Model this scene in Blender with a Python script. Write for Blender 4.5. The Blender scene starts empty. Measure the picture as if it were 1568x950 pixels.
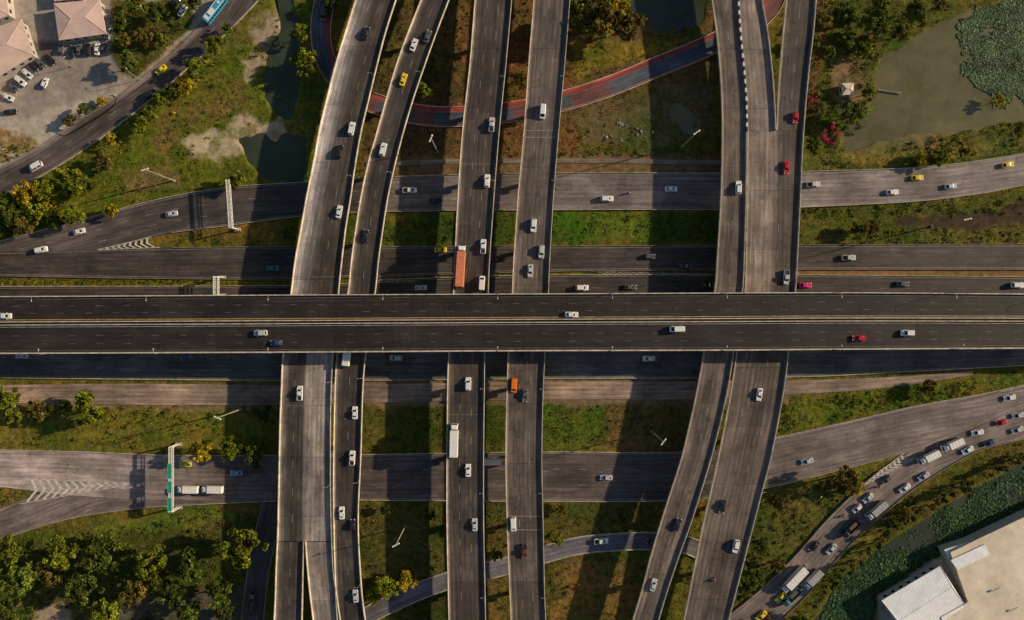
import bpy, math, random
import numpy as np
from mathutils import Vector, Matrix
random.seed(7); rng=np.random.default_rng(7)
S=0.25; H=280.0
def W(px,py,z=0.0):
    k=S*(H-z)/H
    return np.array([(px-784)*k,(475-py)*k,z])
scene=bpy.context.scene
coll=scene.collection
# ------------------------------------------------------------------ materials
class NT:
    def __init__(s,name):
        s.m=bpy.data.materials.new(name); s.m.use_nodes=True
        s.t=s.m.node_tree; s.n=s.t.nodes; s.l=s.t.links
        s.b=s.n['Principled BSDF']; s.out=s.n['Material Output']
    def node(s,ty,ins=None,**kw):
        n=s.n.new(ty)
        for k,v in kw.items(): setattr(n,k,v)
        if ins:
            for k,v in ins.items(): s.set(n.inputs[k],v)
        return n
    def set(s,sock,v):
        if isinstance(v,bpy.types.NodeSocket): s.l.new(v,sock)
        else:
            if hasattr(sock.default_value,'__len__') and not hasattr(v,'__len__'): v=(v,)*len(sock.default_value)
            if hasattr(v,'__len__') and len(v)==3 and len(sock.default_value)==4: v=(*v,1)
            sock.default_value=v
    def math(s,op,a,b=0.0,c=None,clamp=False):
        n=s.n.new('ShaderNodeMath'); n.operation=op; n.use_clamp=clamp
        s.set(n.inputs[0],a); s.set(n.inputs[1],b)
        if c is not None: s.set(n.inputs[2],c)
        return n.outputs[0]
    def mix(s,f,a,b,bt='MIX'):
        n=s.n.new('ShaderNodeMix'); n.data_type='RGBA'; n.blend_type=bt
        s.set(n.inputs[0],f); s.set(n.inputs[6],a); s.set(n.inputs[7],b); return n.outputs[2]
    def ramp(s,f,a,b,va=0.0,vb=1.0):
        n=s.n.new('ShaderNodeMapRange'); s.set(n.inputs[0],f)
        n.inputs[1].default_value=a;n.inputs[2].default_value=b;n.inputs[3].default_value=va;n.inputs[4].default_value=vb
        return n.outputs[0]
    def noise(s,scale,detail=4,vec=None,rough=.6):
        n=s.n.new('ShaderNodeTexNoise'); n.inputs['Scale'].default_value=scale; n.inputs['Detail'].default_value=detail
        n.inputs['Roughness'].default_value=rough
        if vec is not None: s.l.new(vec,n.inputs['Vector'])
        return n.outputs['Fac']
    def pos(s): return s.n.new('ShaderNodeNewGeometry').outputs['Position']
    def bump(s,h,st=.3,d=.05):
        n=s.n.new('ShaderNodeBump'); n.inputs['Strength'].default_value=st; n.inputs['Distance'].default_value=d
        s.l.new(h,n.inputs['Height']); s.l.new(n.outputs[0],s.b.inputs['Normal'])
def simple(name,col,rough=.7,var=.25,scale=.8,metal=0.0,spec=.5):
    t=NT(name)
    if var>0:
        v=t.ramp(t.noise(scale,5,t.pos()),.3,.7,1-var,1+var)
        c=t.mix(1.0,col,v,'MULTIPLY'); t.set(t.b.inputs['Base Color'],c)
    else: t.set(t.b.inputs['Base Color'],col)
    t.b.inputs['Roughness'].default_value=rough; t.b.inputs['Metallic'].default_value=metal
    t.b.inputs['Specular IOR Level'].default_value=spec
    return t.m
def road_mat(name,col,joint=0.0,track=.12,patch=.25):
    t=NT(name)
    uv=t.node('ShaderNodeUVMap',uv_map='UVMap').outputs[0]
    sep=t.node('ShaderNodeSeparateXYZ',{0:uv}); u=sep.outputs[0]; v=sep.outputs[1]
    tone=t.node('ShaderNodeAttribute',attribute_name='tone').outputs['Color']
    mp=t.node('ShaderNodeMapping',{'Vector':uv,'Scale':(1.1,.035,1)}).outputs[0]
    streak=t.ramp(t.noise(1.0,6,mp,.7),.3,.7,1-patch,1+patch)
    mp2=t.node('ShaderNodeMapping',{'Vector':uv,'Scale':(.28,.05,1)}).outputs[0]
    st2=t.ramp(t.noise(1.0,3,mp2),.50,.60,1,1+patch*1.0)
    big=t.ramp(t.noise(.06,5,t.pos(),.65),.35,.65,1-patch*.9,1+patch*1.0)
    fine=t.ramp(t.noise(1.6,3,t.pos()),.3,.7,.85,1.15)
    w=t.math('SINE',t.math('MULTIPLY',u,2*math.pi/1.75)); w=t.math('MULTIPLY_ADD',w,track,1.0)
    f=t.math('MULTIPLY',t.math('MULTIPLY',t.math('MULTIPLY',streak,st2),big),t.math('MULTIPLY',fine,w))
    if joint>0:
        fr=t.math('FRACT',t.math('DIVIDE',v,joint))
        j=t.math('LESS_THAN',fr,.3/joint)
        f=t.math('MULTIPLY',f,t.math('MULTIPLY_ADD',j,-.35,1.0))
        pan=t.node('ShaderNodeTexWhiteNoise',{'W':t.math('FLOOR',t.math('DIVIDE',v,joint))},noise_dimensions='1D').outputs[0]
        f=t.math('MULTIPLY',f,t.ramp(pan,0,1,.88,1.14))
    cell=t.node('ShaderNodeCombineXYZ',{0:t.math('FLOOR',t.math('DIVIDE',u,3.5)),1:t.math('FLOOR',t.math('DIVIDE',v,17.0))}).outputs[0]
    wn=t.node('ShaderNodeTexWhiteNoise',{'Vector':cell},noise_dimensions='2D').outputs[0]
    f=t.math('MULTIPLY',f,t.ramp(wn,.86,.88,1.0,.80))
    sp=t.ramp(t.noise(.35,6,t.pos(),.7),.57,.70,1,.5)
    f=t.math('MULTIPLY',f,sp)
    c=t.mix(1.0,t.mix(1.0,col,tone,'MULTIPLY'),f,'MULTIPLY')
    t.set(t.b.inputs['Base Color'],c)
    t.b.inputs['Roughness'].default_value=.7; t.b.inputs['Specular IOR Level'].default_value=.35
    t.bump(t.noise(3,4,t.pos()),.15,.03)
    return t.m
M={}
M['asph_dark']=road_mat('asphalt_dark',(.025,.0195,.0185),21,.08,.30)
M['asph']=road_mat('asphalt_worn',(.060,.048,.041),22,.14,.40)
M['asph_g']=road_mat('asphalt_ground',(.066,.053,.049),0,.11,.40)
M['conc_road']=road_mat('concrete_road',(.22,.18,.14),10,.12,.3)
M['conc']=simple('concrete',(.32,.27,.22),.8,.4,.5)
M['conc_pale']=simple('concrete_pale',(.54,.47,.37),.8,.4,.45)
M['conc_dark']=simple('concrete_dark',(.17,.15,.14),.85,.3,.5)
def line_mat(name,col,wear=.5):
    t=NT(name); n=t.ramp(t.noise(.5,6,t.pos(),.75),.38,.62,1-wear,1.15)
    t.set(t.b.inputs['Base Color'],t.mix(1.0,col,n,'MULTIPLY')); t.b.inputs['Roughness'].default_value=.7; return t.m
M['line']=line_mat('road_paint',(.32,.29,.25)); M['line_b']=line_mat('road_paint_fresh',(.68,.63,.54),.4)
M['line_d']=line_mat('road_paint_worn',(.17,.15,.13),.6)
M['liney']=line_mat('road_paint_yellow',(.50,.33,.11))
M['white']=simple('white_paint',(.78,.76,.71),.5,.1,2)
M['black']=simple('black_paint',(.02,.02,.02),.6,.1)
M['steel']=simple('galvanised_steel',(.42,.41,.38),.45,.15,3,.3)
M['green_sign']=simple('green_sign',(.01,.30,.18),.5,.1)
M['rubber']=simple('rubber',(.015,.015,.015),.8,0)
M['glass']=simple('car_glass',(.012,.015,.018),.06,0)
M['lampred']=simple('tail_lamp',(.4,.01,.01),.3,0)
M['lampw']=simple('head_lamp',(.8,.8,.75),.2,0)
M['trim']=simple('trim_black',(.025,.025,.025),.5,0)
M['bark']=simple('bark',(.12,.085,.055),.9,.3,4)
t=NT('car_paint'); oc=t.node('ShaderNodeObjectInfo').outputs['Color']
d=t.ramp(t.noise(2.5,4,t.pos()),.3,.7,.86,1.0)
t.set(t.b.inputs['Base Color'],t.mix(1.0,oc,d,'MULTIPLY')); t.b.inputs['Roughness'].default_value=.32; t.b.inputs['Coat Weight'].default_value=.4
M['paint']=t.m
def leaf_mat(name,objcol=True):
    t=NT(name); tone=t.node('ShaderNodeAttribute',attribute_name='tone').outputs['Color']
    c=tone
    if objcol: c=t.mix(1.0,tone,t.node('ShaderNodeObjectInfo').outputs['Color'],'MULTIPLY')
    t.set(t.b.inputs['Base Color'],c); t.b.inputs['Roughness'].default_value=.6; t.b.inputs['Specular IOR Level'].default_value=.25
    tr=t.node('ShaderNodeBsdfTranslucent',{'Color':c}); mx=t.node('ShaderNodeMixShader',{0:.35})
    t.l.new(t.b.outputs[0],mx.inputs[1]); t.l.new(tr.outputs[0],mx.inputs[2]); t.l.new(mx.outputs[0],t.out.inputs[0])
    return t.m
M['leaf']=leaf_mat('tree_leaves'); M['leafc']=leaf_mat('shrub_leaves',False)
def water_mat(name,col):
    t=NT(name); v=t.ramp(t.noise(.05,6,t.pos(),.65),.3,.7,.65,1.35)
    n2=t.ramp(t.noise(.25,5,t.pos(),.6),.45,.7,0,.35)
    t.set(t.b.inputs['Base Color'],t.mix(n2,t.mix(1.0,col,v,'MULTIPLY'),(.06,.085,.03))); t.b.inputs['Roughness'].default_value=.12
    t.bump(t.noise(1.2,3,t.pos()),.08,.05); return t.m
M['water_dark']=water_mat('pond_water_dark',(.045,.055,.035)); M['water_mud']=water_mat('pond_water_muddy',(.145,.130,.062))
t=NT('ground_soil_and_grass')
col=t.node('ShaderNodeAttribute',attribute_name='gcol').outputs['Color']
veg=t.node('ShaderNodeAttribute',attribute_name='veg').outputs['Fac']
P=t.pos()
n1=t.ramp(t.noise(.05,6,P,.65),.35,.65,0,1); n2=t.noise(.45,6,P,.7); n3=t.noise(2.2,4,P,.7)
dry=t.mix(n1,(.68,.98,.55),(1.95,1.35,1.3))
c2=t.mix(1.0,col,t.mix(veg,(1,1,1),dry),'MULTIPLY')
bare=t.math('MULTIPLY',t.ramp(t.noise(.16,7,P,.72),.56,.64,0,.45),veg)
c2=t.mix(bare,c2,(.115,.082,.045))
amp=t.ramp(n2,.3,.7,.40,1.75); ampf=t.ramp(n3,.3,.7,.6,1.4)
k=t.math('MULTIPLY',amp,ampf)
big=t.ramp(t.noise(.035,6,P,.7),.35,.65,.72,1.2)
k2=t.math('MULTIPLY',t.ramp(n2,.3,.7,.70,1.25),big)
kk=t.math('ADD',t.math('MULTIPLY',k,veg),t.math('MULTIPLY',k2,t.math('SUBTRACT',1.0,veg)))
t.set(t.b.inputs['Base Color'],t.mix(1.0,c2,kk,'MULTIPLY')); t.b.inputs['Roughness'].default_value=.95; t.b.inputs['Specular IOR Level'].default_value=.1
bs=t.math('MULTIPLY',n2,t.math('MULTIPLY_ADD',veg,.85,.15))
t.bump(bs,.6,.6); M['ground']=t.m
def roof_mat(name,col,ang,period):
    t=NT(name); mp=t.node('ShaderNodeMapping',{'Vector':t.pos(),'Rotation':(0,0,ang)}).outputs[0]
    x=t.node('ShaderNodeSeparateXYZ',{0:mp}).outputs[0]
    w=t.math('SINE',t.math('MULTIPLY',x,2*math.pi/period))
    f=t.math('MULTIPLY_ADD',w,.03,1.0); f=t.math('MULTIPLY',f,t.ramp(t.noise(.25,6,t.pos(),.7),.3,.7,.80,1.12))
    t.set(t.b.inputs['Base Color'],t.mix(1.0,col,f,'MULTIPLY')); t.b.inputs['Roughness'].default_value=.6
    t.bump(w,.2,.03); return t.m
M['roof_pink']=roof_mat('roof_tiles_pink',(.70,.50,.43),.5,.9); M['roof_white']=roof_mat('roof_sheet_white',(.86,.88,.90),.5,1.2)
t=NT('roof_beige_screed'); P=t.pos()
a=t.ramp(t.noise(.10,7,P,.72),.3,.7,.72,1.15); b2=t.ramp(t.noise(.5,5,P,.7),.58,.74,1,.65)
t.set(t.b.inputs['Base Color'],t.mix(1.0,(.78,.67,.52),t.math('MULTIPLY',a,b2),'MULTIPLY')); t.b.inputs['Roughness'].default_value=.85; M['roof_beige']=t.m
M['wall']=simple('rendered_wall',(.45,.42,.36),.8,.2)
# ------------------------------------------------------------------ mesh builder
class MB:
    def __init__(s): s.v=[];s.f=[];s.m=[];s.mats=[]
    def mi(s,k):
        if k not in s.mats: s.mats.append(k)
        return s.mats.index(k)
    def add(s,vs,fs,k):
        o=len(s.v); s.v+= [tuple(p) for p in vs]
        i=s.mi(k) if isinstance(k,str) else None
        for j,f in enumerate(fs):
            s.f.append([o+a for a in f]); s.m.append(i if i is not None else s.mi(k[j]))
    def box(s,c,d,k,rz=0.0,top=1.0):
        vs=[]
        for z in (-1,1):
            q=top if z>0 else 1
            for x,y in ((-1,-1),(1,-1),(1,1),(-1,1)):
                X=x*d[0]/2*q;Y=y*d[1]/2*q
                vs.append((c[0]+X*math.cos(rz)-Y*math.sin(rz),c[1]+X*math.sin(rz)+Y*math.cos(rz),c[2]+z*d[2]/2))
        s.add(vs,[(3,2,1,0),(4,5,6,7),(0,1,5,4),(1,2,6,5),(2,3,7,6),(3,0,4,7)],k)
    def cone(s,p0,p1,r0,r1,k,n=8):
        p0=Vector(p0);p1=Vector(p1);d=(p1-p0).normalized();a=d.orthogonal().normalized();b=d.cross(a)
        vs=[]
        for p,r in((p0,r0),(p1,r1)):
            for i in range(n):
                t=2*math.pi*i/n; vs.append(p+a*r*math.cos(t)+b*r*math.sin(t))
        fs=[(i,(i+1)%n,n+(i+1)%n,n+i) for i in range(n)]+[tuple(range(n-1,-1,-1)),tuple(range(n,2*n))]
        s.add(vs,fs,k)
    def loft(s,rings,k,cap=True,capk=None,pick=None,bot=False):
        n=len(rings[0]);vs=[p for r in rings for p in r];fs=[];ks=[]
        for i in range(len(rings)-1):
            for j in range(n):
                fs.append((i*n+j,i*n+(j+1)%n,(i+1)*n+(j+1)%n,(i+1)*n+j)); ks.append(pick(j) if pick else k)
        if cap: fs.append(tuple((len(rings)-1)*n+j for j in range(n))); ks.append(capk or k)
        if bot: fs.append(tuple(range(n-1,-1,-1))); ks.append(k)
        s.add(vs,fs,ks)
    def mesh(s,name,smooth=False):
        me=bpy.data.meshes.new(name); me.from_pydata(s.v,[],s.f)
        for k in s.mats: me.materials.append(M[k])
        me.polygons.foreach_set('material_index',s.m)
        me.update(); return me
    def obj(s,name,parent=None):
        o=bpy.data.objects.new(name,s.mesh(name)); coll.objects.link(o)
        if parent: o.parent=parent
        return o
def place(name,me,loc,rz=0,sc=1,color=None,rx=0):
    o=bpy.data.objects.new(name,me); o.location=[float(a) for a in loc]; o.rotation_euler=(rx,0,rz)
    o.scale=(sc,sc,sc) if not hasattr(sc,'__len__') else sc
    if color: o.color=(*color,1)
    coll.objects.link(o); return o
# ------------------------------------------------------------------ roads
def cr(P,per=14):
    P=np.array(P,float); n=len(P)
    Q=np.vstack([2*P[0]-P[1],P,2*P[-1]-P[-2]]); out=[]
    for i in range(n-1):
        p0,p1,p2,p3=Q[i:i+4]
        for t in np.linspace(0,1,per,endpoint=False):
            out.append(.5*((2*p1)+(-p0+p2)*t+(2*p0-5*p1+4*p2-p3)*t*t+(-p0+3*p1-3*p2+p3)*t**3))
    out.append(P[-1]); return np.array(out)
class Road:
    def __init__(s,L,R,z,ext=(0,0),step=2.5):
        L=cr(L);R=cr(R)
        k=S*(H-z)/H
        def w(A): return np.stack([(A[:,0]-784)*k,(475-A[:,1])*k,np.full(len(A),z)],1)
        L=w(L);R=w(R)
        def e(A,i,j,d):
            v=A[i]-A[j]; v/=np.linalg.norm(v); return A[i]+v*d
        if ext[0]: L0,R0=e(L,0,6,ext[0]),e(R,0,6,ext[0]); L=np.vstack([L0,L]);R=np.vstack([R0,R])
        if ext[1]: L0,R0=e(L,-1,-7,ext[1]),e(R,-1,-7,ext[1]); L=np.vstack([L,L0]);R=np.vstack([R,R0])
        C=(L+R)/2; d=np.r_[0,np.cumsum(np.linalg.norm(np.diff(C,axis=0),axis=1))]
        n=max(3,int(d[-1]/step)); q=np.linspace(0,d[-1],n)
        f=lambda A:np.stack([np.interp(q,d,A[:,i]) for i in range(3)],1)
        s.L=f(L);s.R=f(R);s.C=(s.L+s.R)/2;s.s=q;s.z=z
        T=np.gradient(s.C,axis=0); s.T=T/np.linalg.norm(T,axis=1)[:,None]
        Nn=s.R-s.L; s.w=np.linalg.norm(Nn,axis=1); s.N=Nn/s.w[:,None]
        s.py=475-s.C[:,1]/k; s.px=784+s.C[:,0]/k
    def at(s,sv,off,dz=0):
        A=s.L if off>=0 else s.R
        p=np.array([np.interp(sv,s.s,A[:,i]) for i in range(3)]); n=np.array([np.interp(sv,s.s,s.N[:,i]) for i in range(3)])
        return p+n*off+np.array([0,0,dz])
    def frac(s,sv,u,dz=0):
        a=np.array([np.interp(sv,s.s,s.L[:,i]) for i in range(3)]);b=np.array([np.interp(sv,s.s,s.R[:,i]) for i in range(3)])
        return a+(b-a)*u+np.array([0,0,dz])
ground_polys=[]
def vrows(rows): return [(r[1],r[0]) for r in rows],[(r[2],r[0]) for r in rows]
def hrows(rows): return [(r[0],r[1]) for r in rows],[(r[0],r[2]) for r in rows]
def center(pts,w):
    C=np.array(pts,float);T=np.gradient(C,axis=0);T/=np.linalg.norm(T,axis=1)[:,None];N=np.stack([T[:,1],-T[:,0]],1)
    return (C+N*w/2).tolist(),(C-N*w/2).tolist()
def build_road(name,r,mat,elev=True,pl=True,pr=True,dashes=(),edge=(.7,.7),tone=None,ph=.95,pw=.28,pmat='conc',dash=(3,7),lw=.17,nu=10,edgemat=('line','line'),dm='line'):
    n=len(r.C); us=np.unique(np.r_[np.linspace(0,1,nu+1),.045,.955]); nu=len(us)-1
    V=[];uv=[];tn=[]
    for i in range(n):
        for u in us:
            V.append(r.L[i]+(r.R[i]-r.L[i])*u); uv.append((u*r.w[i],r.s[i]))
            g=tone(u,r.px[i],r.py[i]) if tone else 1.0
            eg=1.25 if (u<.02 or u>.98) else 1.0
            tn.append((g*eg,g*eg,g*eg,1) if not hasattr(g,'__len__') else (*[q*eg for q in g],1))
    F=[];mi=[]
    m=nu+1
    for i in range(n-1):
        for j in range(nu):
            F.append((i*m+j,i*m+j+1,(i+1)*m+j+1,(i+1)*m+j)); mi.append(0)
    V=[tuple(v) for v in V]
    def prof(fn,closed,mask=None,k=1):
        rings=[]; 
        for i in range(n):
            rings.append(None if (mask is not None and not mask[i]) else fn(i))
        prev=None
        for i in range(n):
            if rings[i] is None: prev=None; continue
            o=len(V); V.extend(tuple(p) for p in rings[i]); q=len(rings[i])
            uv.extend([(0,r.s[i])]*q); tn.extend([(1,1,1,1)]*q)
            if prev is not None:
                for j in range(q if closed else q-1):
                    F.append((prev+j,prev+(j+1)%q,o+(j+1)%q,o+j)); mi.append(k)
            else:
                if closed: F.append(tuple(range(o,o+q))); mi.append(k)
            if closed and (i==n-1 or rings[i+1] is None): F.append(tuple(range(o+q-1,o-1,-1))); mi.append(k)
            prev=o
    Z=np.array([0,0,1.0])
    if elev:
        def body(i):
            L,R,N,w=r.L[i],r.R[i],r.N[i],r.w[i]
            return [L,L-Z*.4,L+N*w*.22-Z*.7,L+N*w*.28-Z*1.7,L+N*w*.72-Z*1.7,L+N*w*.78-Z*.7,R-Z*.4,R]
        prof(body,False)
    else:
        prof(lambda i:[r.L[i],r.L[i]-Z*.7],False); prof(lambda i:[r.R[i],r.R[i]-Z*.7],False)
        ground_polys.append(np.vstack([r.L[:,:2],r.R[::-1,:2]]))
    def msk(p):
        if p is True: return None
        return [(p[0]<=y<=p[1]) and (len(p)<4 or p[2]<=x<=p[3]) for x,y in zip(r.px,r.py)]
    if pl: prof(lambda i:[r.L[i]-r.N[i]*.03-Z*.35,r.L[i]-r.N[i]*.03+Z*ph,r.L[i]+r.N[i]*pw*.7+Z*ph,r.L[i]+r.N[i]*pw+Z*.02],True,msk(pl))
    if pr: prof(lambda i:[r.R[i]+r.N[i]*.03-Z*.35,r.R[i]+r.N[i]*.03+Z*ph,r.R[i]-r.N[i]*pw*.7+Z*ph,r.R[i]-r.N[i]*pw+Z*.02],True,msk(pr))
    me=bpy.data.meshes.new(name); me.from_pydata(V,[],F); me.materials.append(M[mat]); me.materials.append(M[pmat])
    me.polygons.foreach_set('material_index',mi)
    ul=me.uv_layers.new(name='UVMap'); li=np.empty(len(me.loops),int); me.loops.foreach_get('vertex_index',li)
    ul.data.foreach_set('uv',np.array(uv)[li].ravel())
    ca=me.color_attributes.new('tone','FLOAT_COLOR','POINT'); ca.data.foreach_set('color',np.array(tn,float).ravel())
    me.update(); o=bpy.data.objects.new(name,me); coll.objects.link(o)
    mb=MB()
    for u in dashes:
        rngm=None
        if hasattr(u,'__len__'): u,rngm=u[0],u[1:]
        sv=random.random()*5
        while sv+dash[0]<r.s[-1]:
            a0=r.frac(sv,u,.008);
            yy=475-a0[1]/(S*(H-r.z)/H); xx=784+a0[0]/(S*(H-r.z)/H)
            if rngm is None or rngm[0]<=(yy if rngm[2]=='y' else xx)<=rngm[1]:
                a1=r.frac(sv+dash[0],u,.008); tt=a1-a0; tt/=np.linalg.norm(tt); nn=np.array([-tt[1],tt[0],0])*lw/2
                if random.random()>.06: mb.add([a0-nn,a0+nn,a1+nn,a1-nn],[(0,3,2,1)],dm)
            sv+=sum(dash)
    for side,e,k in ((1,edge[0],edgemat[0]),(-1,edge[1],edgemat[1])):
        if not e: continue
        A=r.L if side>0 else r.R
        vs=[];fs=[]
        for i in range(n):
            p=A[i]+r.N[i]*side*e+Z*.008; vs+= [p-r.N[i]*lw*.45,p+r.N[i]*lw*.45]
            if i: q=2*i; fs.append((q-2,q-1,q+1,q))
        mb.add(vs,fs,k)
    if mb.v: mb.obj('lane_markings',o)
    return o
ZE=9.0; ZD=17.0
def lerp(a,b,t): t=max(0,min(1,t)); return a+(b-a)*t
def warm(g,b=.0): return (g*(1+b),g,g*(1-b))
E1=Road(*vrows([(0,545,607),(50,529,591),(100,514,578),(150,501,566),(200,489,554),(250,480,545),(300,470,538),(350,461,530),(400,452,524),(448,446,519),(540,434,511),(600,431,508),(650,429,507),(700,428,507),(750,427,507),(800,426,508),(830,425,509)]),ZE,(180,0))
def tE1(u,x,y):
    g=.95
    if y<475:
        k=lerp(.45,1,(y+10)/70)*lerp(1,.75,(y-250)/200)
        g+= k*(8.2*math.exp(-((u)/.19)**2)+1.1*math.exp(-((u-.28)/.18)**2))  # pale sun sheen along the left side, painted into the deck tone
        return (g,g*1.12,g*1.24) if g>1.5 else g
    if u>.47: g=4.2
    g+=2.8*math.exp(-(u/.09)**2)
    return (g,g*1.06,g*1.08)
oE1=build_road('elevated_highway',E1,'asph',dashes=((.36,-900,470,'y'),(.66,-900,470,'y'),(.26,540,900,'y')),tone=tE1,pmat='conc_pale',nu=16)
E1a=Road(*vrows([(829,425,466),(870,423,465),(910,422,464),(950,420,463)]),ZE,(0,180))
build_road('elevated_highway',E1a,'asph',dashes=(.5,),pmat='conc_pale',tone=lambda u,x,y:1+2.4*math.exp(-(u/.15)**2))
E1b=Road(*vrows([(829,468,509),(870,471,511),(910,475,516),(950,480,522)]),ZE,(0,180))
build_road('elevated_ramp',E1b,'asph',tone=lambda u,x,y:(4.2,4.4,4.5),pmat='conc_pale')
E2=Road(*vrows([(0,645,688),(50,625,669),(100,607,651),(150,592,634),(200,578,619),(250,564,606),(300,553,595),(350,545,587),(400,538,580),(448,533,575),(540,517,561),(600,513,556),(700,511,553),(800,511,549),(900,514,554),(950,517,560)]),ZE,(180,180))
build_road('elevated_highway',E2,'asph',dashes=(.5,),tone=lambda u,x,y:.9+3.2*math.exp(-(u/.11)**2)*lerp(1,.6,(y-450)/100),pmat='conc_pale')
E3=Road(*vrows([(0,727,784),(100,719,775),(200,708,765),(300,701,757),(400,696,750),(448,694,748),(540,687,743),(600,685,742),(700,684,741),(800,684,741),(900,686,743),(950,687,744)]),ZE,(180,180))
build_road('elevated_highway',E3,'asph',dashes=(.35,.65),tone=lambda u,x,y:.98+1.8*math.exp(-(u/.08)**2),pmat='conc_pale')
E4=Road(*vrows([(0,817,873),(100,809,865),(200,802,856),(300,793,848),(400,786,842),(448,784,840),(540,778,835),(600,776,832),(700,774,830),(800,776,832),(900,780,834),(950,782,836)]),ZE,(180,180))
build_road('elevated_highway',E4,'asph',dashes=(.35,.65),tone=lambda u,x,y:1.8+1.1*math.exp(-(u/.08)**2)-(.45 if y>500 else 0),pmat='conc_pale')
E5=Road(*vrows([(0,1089,1130),(50,1096,1133),(100,1101,1138),(150,1104,1142),(200,1105,1143),(300,1103,1142),(400,1097,1139),(448,1093,1136),(540,1077,1123),(600,1066,1113),(650,1055,1102),(700,1043,1089),(750,1027,1074),(800,1011,1058),(850,996,1040),(900,983,1023),(950,968,1008)]),ZE,(180,180))
build_road('elevated_highway',E5,'asph',dashes=(.5,),tone=lambda u,x,y:warm(2.3+.4*math.sin(u*9+1)-(.35 if y>500 else 0),.02),pr=(196,2000),pmat='conc_pale')
E6t=Road(*vrows([(0,1130.3,1166),(50,1133.3,1175),(100,1138.3,1181),(150,1142.3,1185),(200,1144,1187.5)]),ZE,(180,0))
build_road('elevated_highway',E6t,'asph',dashes=(.5,),tone=lambda u,x,y:warm(3.3,.02),pl=None,pmat='conc_pale',edge=(1.6,.7))
E7=Road(*vrows([(0,1203,1249),(50,1198,1245),(100,1194,1239),(150,1190,1234),(200,1188,1230)]),ZE,(180,0))
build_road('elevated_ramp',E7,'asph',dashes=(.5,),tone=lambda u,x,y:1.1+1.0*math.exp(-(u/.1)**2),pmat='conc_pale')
E6=Road(*vrows([(200,1144,1230),(250,1143.5,1227),(300,1143,1225),(400,1141,1220),(448,1139,1217),(540,1127,1207),(600,1118,1199),(650,1109,1190),(700,1099,1180),(750,1088,1167),(800,1076,1154),(850,1066,1141),(900,1056,1128),(950,1046,1115)]),ZE,(0,180))
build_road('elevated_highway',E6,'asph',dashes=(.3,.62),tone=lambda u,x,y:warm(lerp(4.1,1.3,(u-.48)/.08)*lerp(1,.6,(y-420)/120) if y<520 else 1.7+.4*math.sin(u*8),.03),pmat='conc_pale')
D=Road(*hrows([(0,454,542),(450,451.5,540),(784,450,538),(1100,448.5,537),(1300,448,535.5),(1568,450,534)]),ZD,(300,300))
D_o=build_road('main_viaduct',D,'asph_dark',dashes=((.17),(.30),(.69),(.83)),tone=lambda u,x,y:1.0,pmat='conc_pale',edge=(1.1,1.1),dash=(2.5,7.5),pw=.42,lw=.15,dm='line_d',edgemat=('line_d','line_d'))
mb=MB()
n=len(D.C)
def strip(mb,r,fn,k,closed=True,i0=0,i1=None):
    i1=i1 or len(r.C); prev=None;vs=[];fs=[];q=0
    for i in range(i0,i1):
        ring=fn(i); q=len(ring); vs+=ring
        if prev is not None:
            for j in range(q if closed else q-1): fs.append((prev+j,prev+(j+1)%q,prev+q+(j+1)%q,prev+q+j))
        prev=len(vs)-q
    if closed: fs+= [tuple(range(q)),tuple(range(len(vs)-q,len(vs)))]
    mb.add(vs,fs,k)
Zv=np.array([0,0,1.0])
def bar(r,u,off,w,h,z0=-.02):
    def fn(i):
        c=r.L[i]+(r.R[i]-r.L[i])*u+r.N[i]*off
        return [c-r.N[i]*w/2+Zv*z0,c-r.N[i]*w*.3+Zv*h,c+r.N[i]*w*.3+Zv*h,c+r.N[i]*w/2+Zv*z0]
    return fn
strip(mb,D,bar(D,.475,-.55,.4,.85),'conc_pale'); strip(mb,D,bar(D,.475,.55,.4,.85),'conc_pale')
strip(mb,D,lambda i:[D.L[i]+(D.R[i]-D.L[i])*.475-D.N[i]*.25+Zv*.02,D.L[i]+(D.R[i]-D.L[i])*.475+D.N[i]*.25+Zv*.02],'black',False)
for o in(-1.3,1.3):
    strip(mb,D,lambda i:[D.L[i]+(D.R[i]-D.L[i])*.475+D.N[i]*(o-.13)+Zv*.008,D.L[i]+(D.R[i]-D.L[i])*.475+D.N[i]*(o+.13)+Zv*.008],'liney' if o<0 else 'line',False)
mb.obj('median_barrier',D_o)
mb=MB()
for r,ys in ((E4,(198,214,792,807)),(E3,(250,640)),(E1,(420,620))):
    for y in ys:
        i=int(np.argmin(abs(r.py-y))); a=r.L[i]+r.N[i]*.4;b=r.R[i]-r.N[i]*.4;tt=r.T[i]*.10
        mb.add([a-tt+Zv*.012,b-tt+Zv*.012,b+tt+Zv*.012,a+tt+Zv*.012],[(0,1,2,3)],'conc' if r is E4 else 'conc_dark')
mb.obj('expansion_joints',oE1)
mb=MB()
sv=0;k=0
while sv<E5.s[-1]:
    p=E5.at(sv,-.001); q=E5.at(sv+1.6,-.001); y=475-p[1]/(S*(H-ZE)/H)
    if y<196:
        d=q-p; L=np.linalg.norm(d); mb.box(((p+q)/2+Zv*.45),(L*.98,.5,.9),'white' if k%2 else 'black',math.atan2(d[1],d[0]),1)
    sv+=1.6;k+=1
    if y>196: break
mb.obj('striped_barrier')
mb=MB()
def pier(mb,p,ztop,w,ang,r=.9):
    mb.cone((p[0],p[1],-.5),(p[0],p[1],ztop-2.4),r,r*.9,'conc',12)
    mb.box((p[0],p[1],ztop-2.3),(w,2,1.1),'conc',ang)
for r in (E1,E1a,E1b,E2,E3,E4,E5,E6,E7,E6t):
    for sv in np.arange(12,r.s[-1],26):
        p=r.frac(sv,.5); i=int(np.argmin(abs(r.s-sv))); pier(mb,p,ZE,r.w[i]*.62,math.atan2(r.N[i][1],r.N[i][0]))
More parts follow.
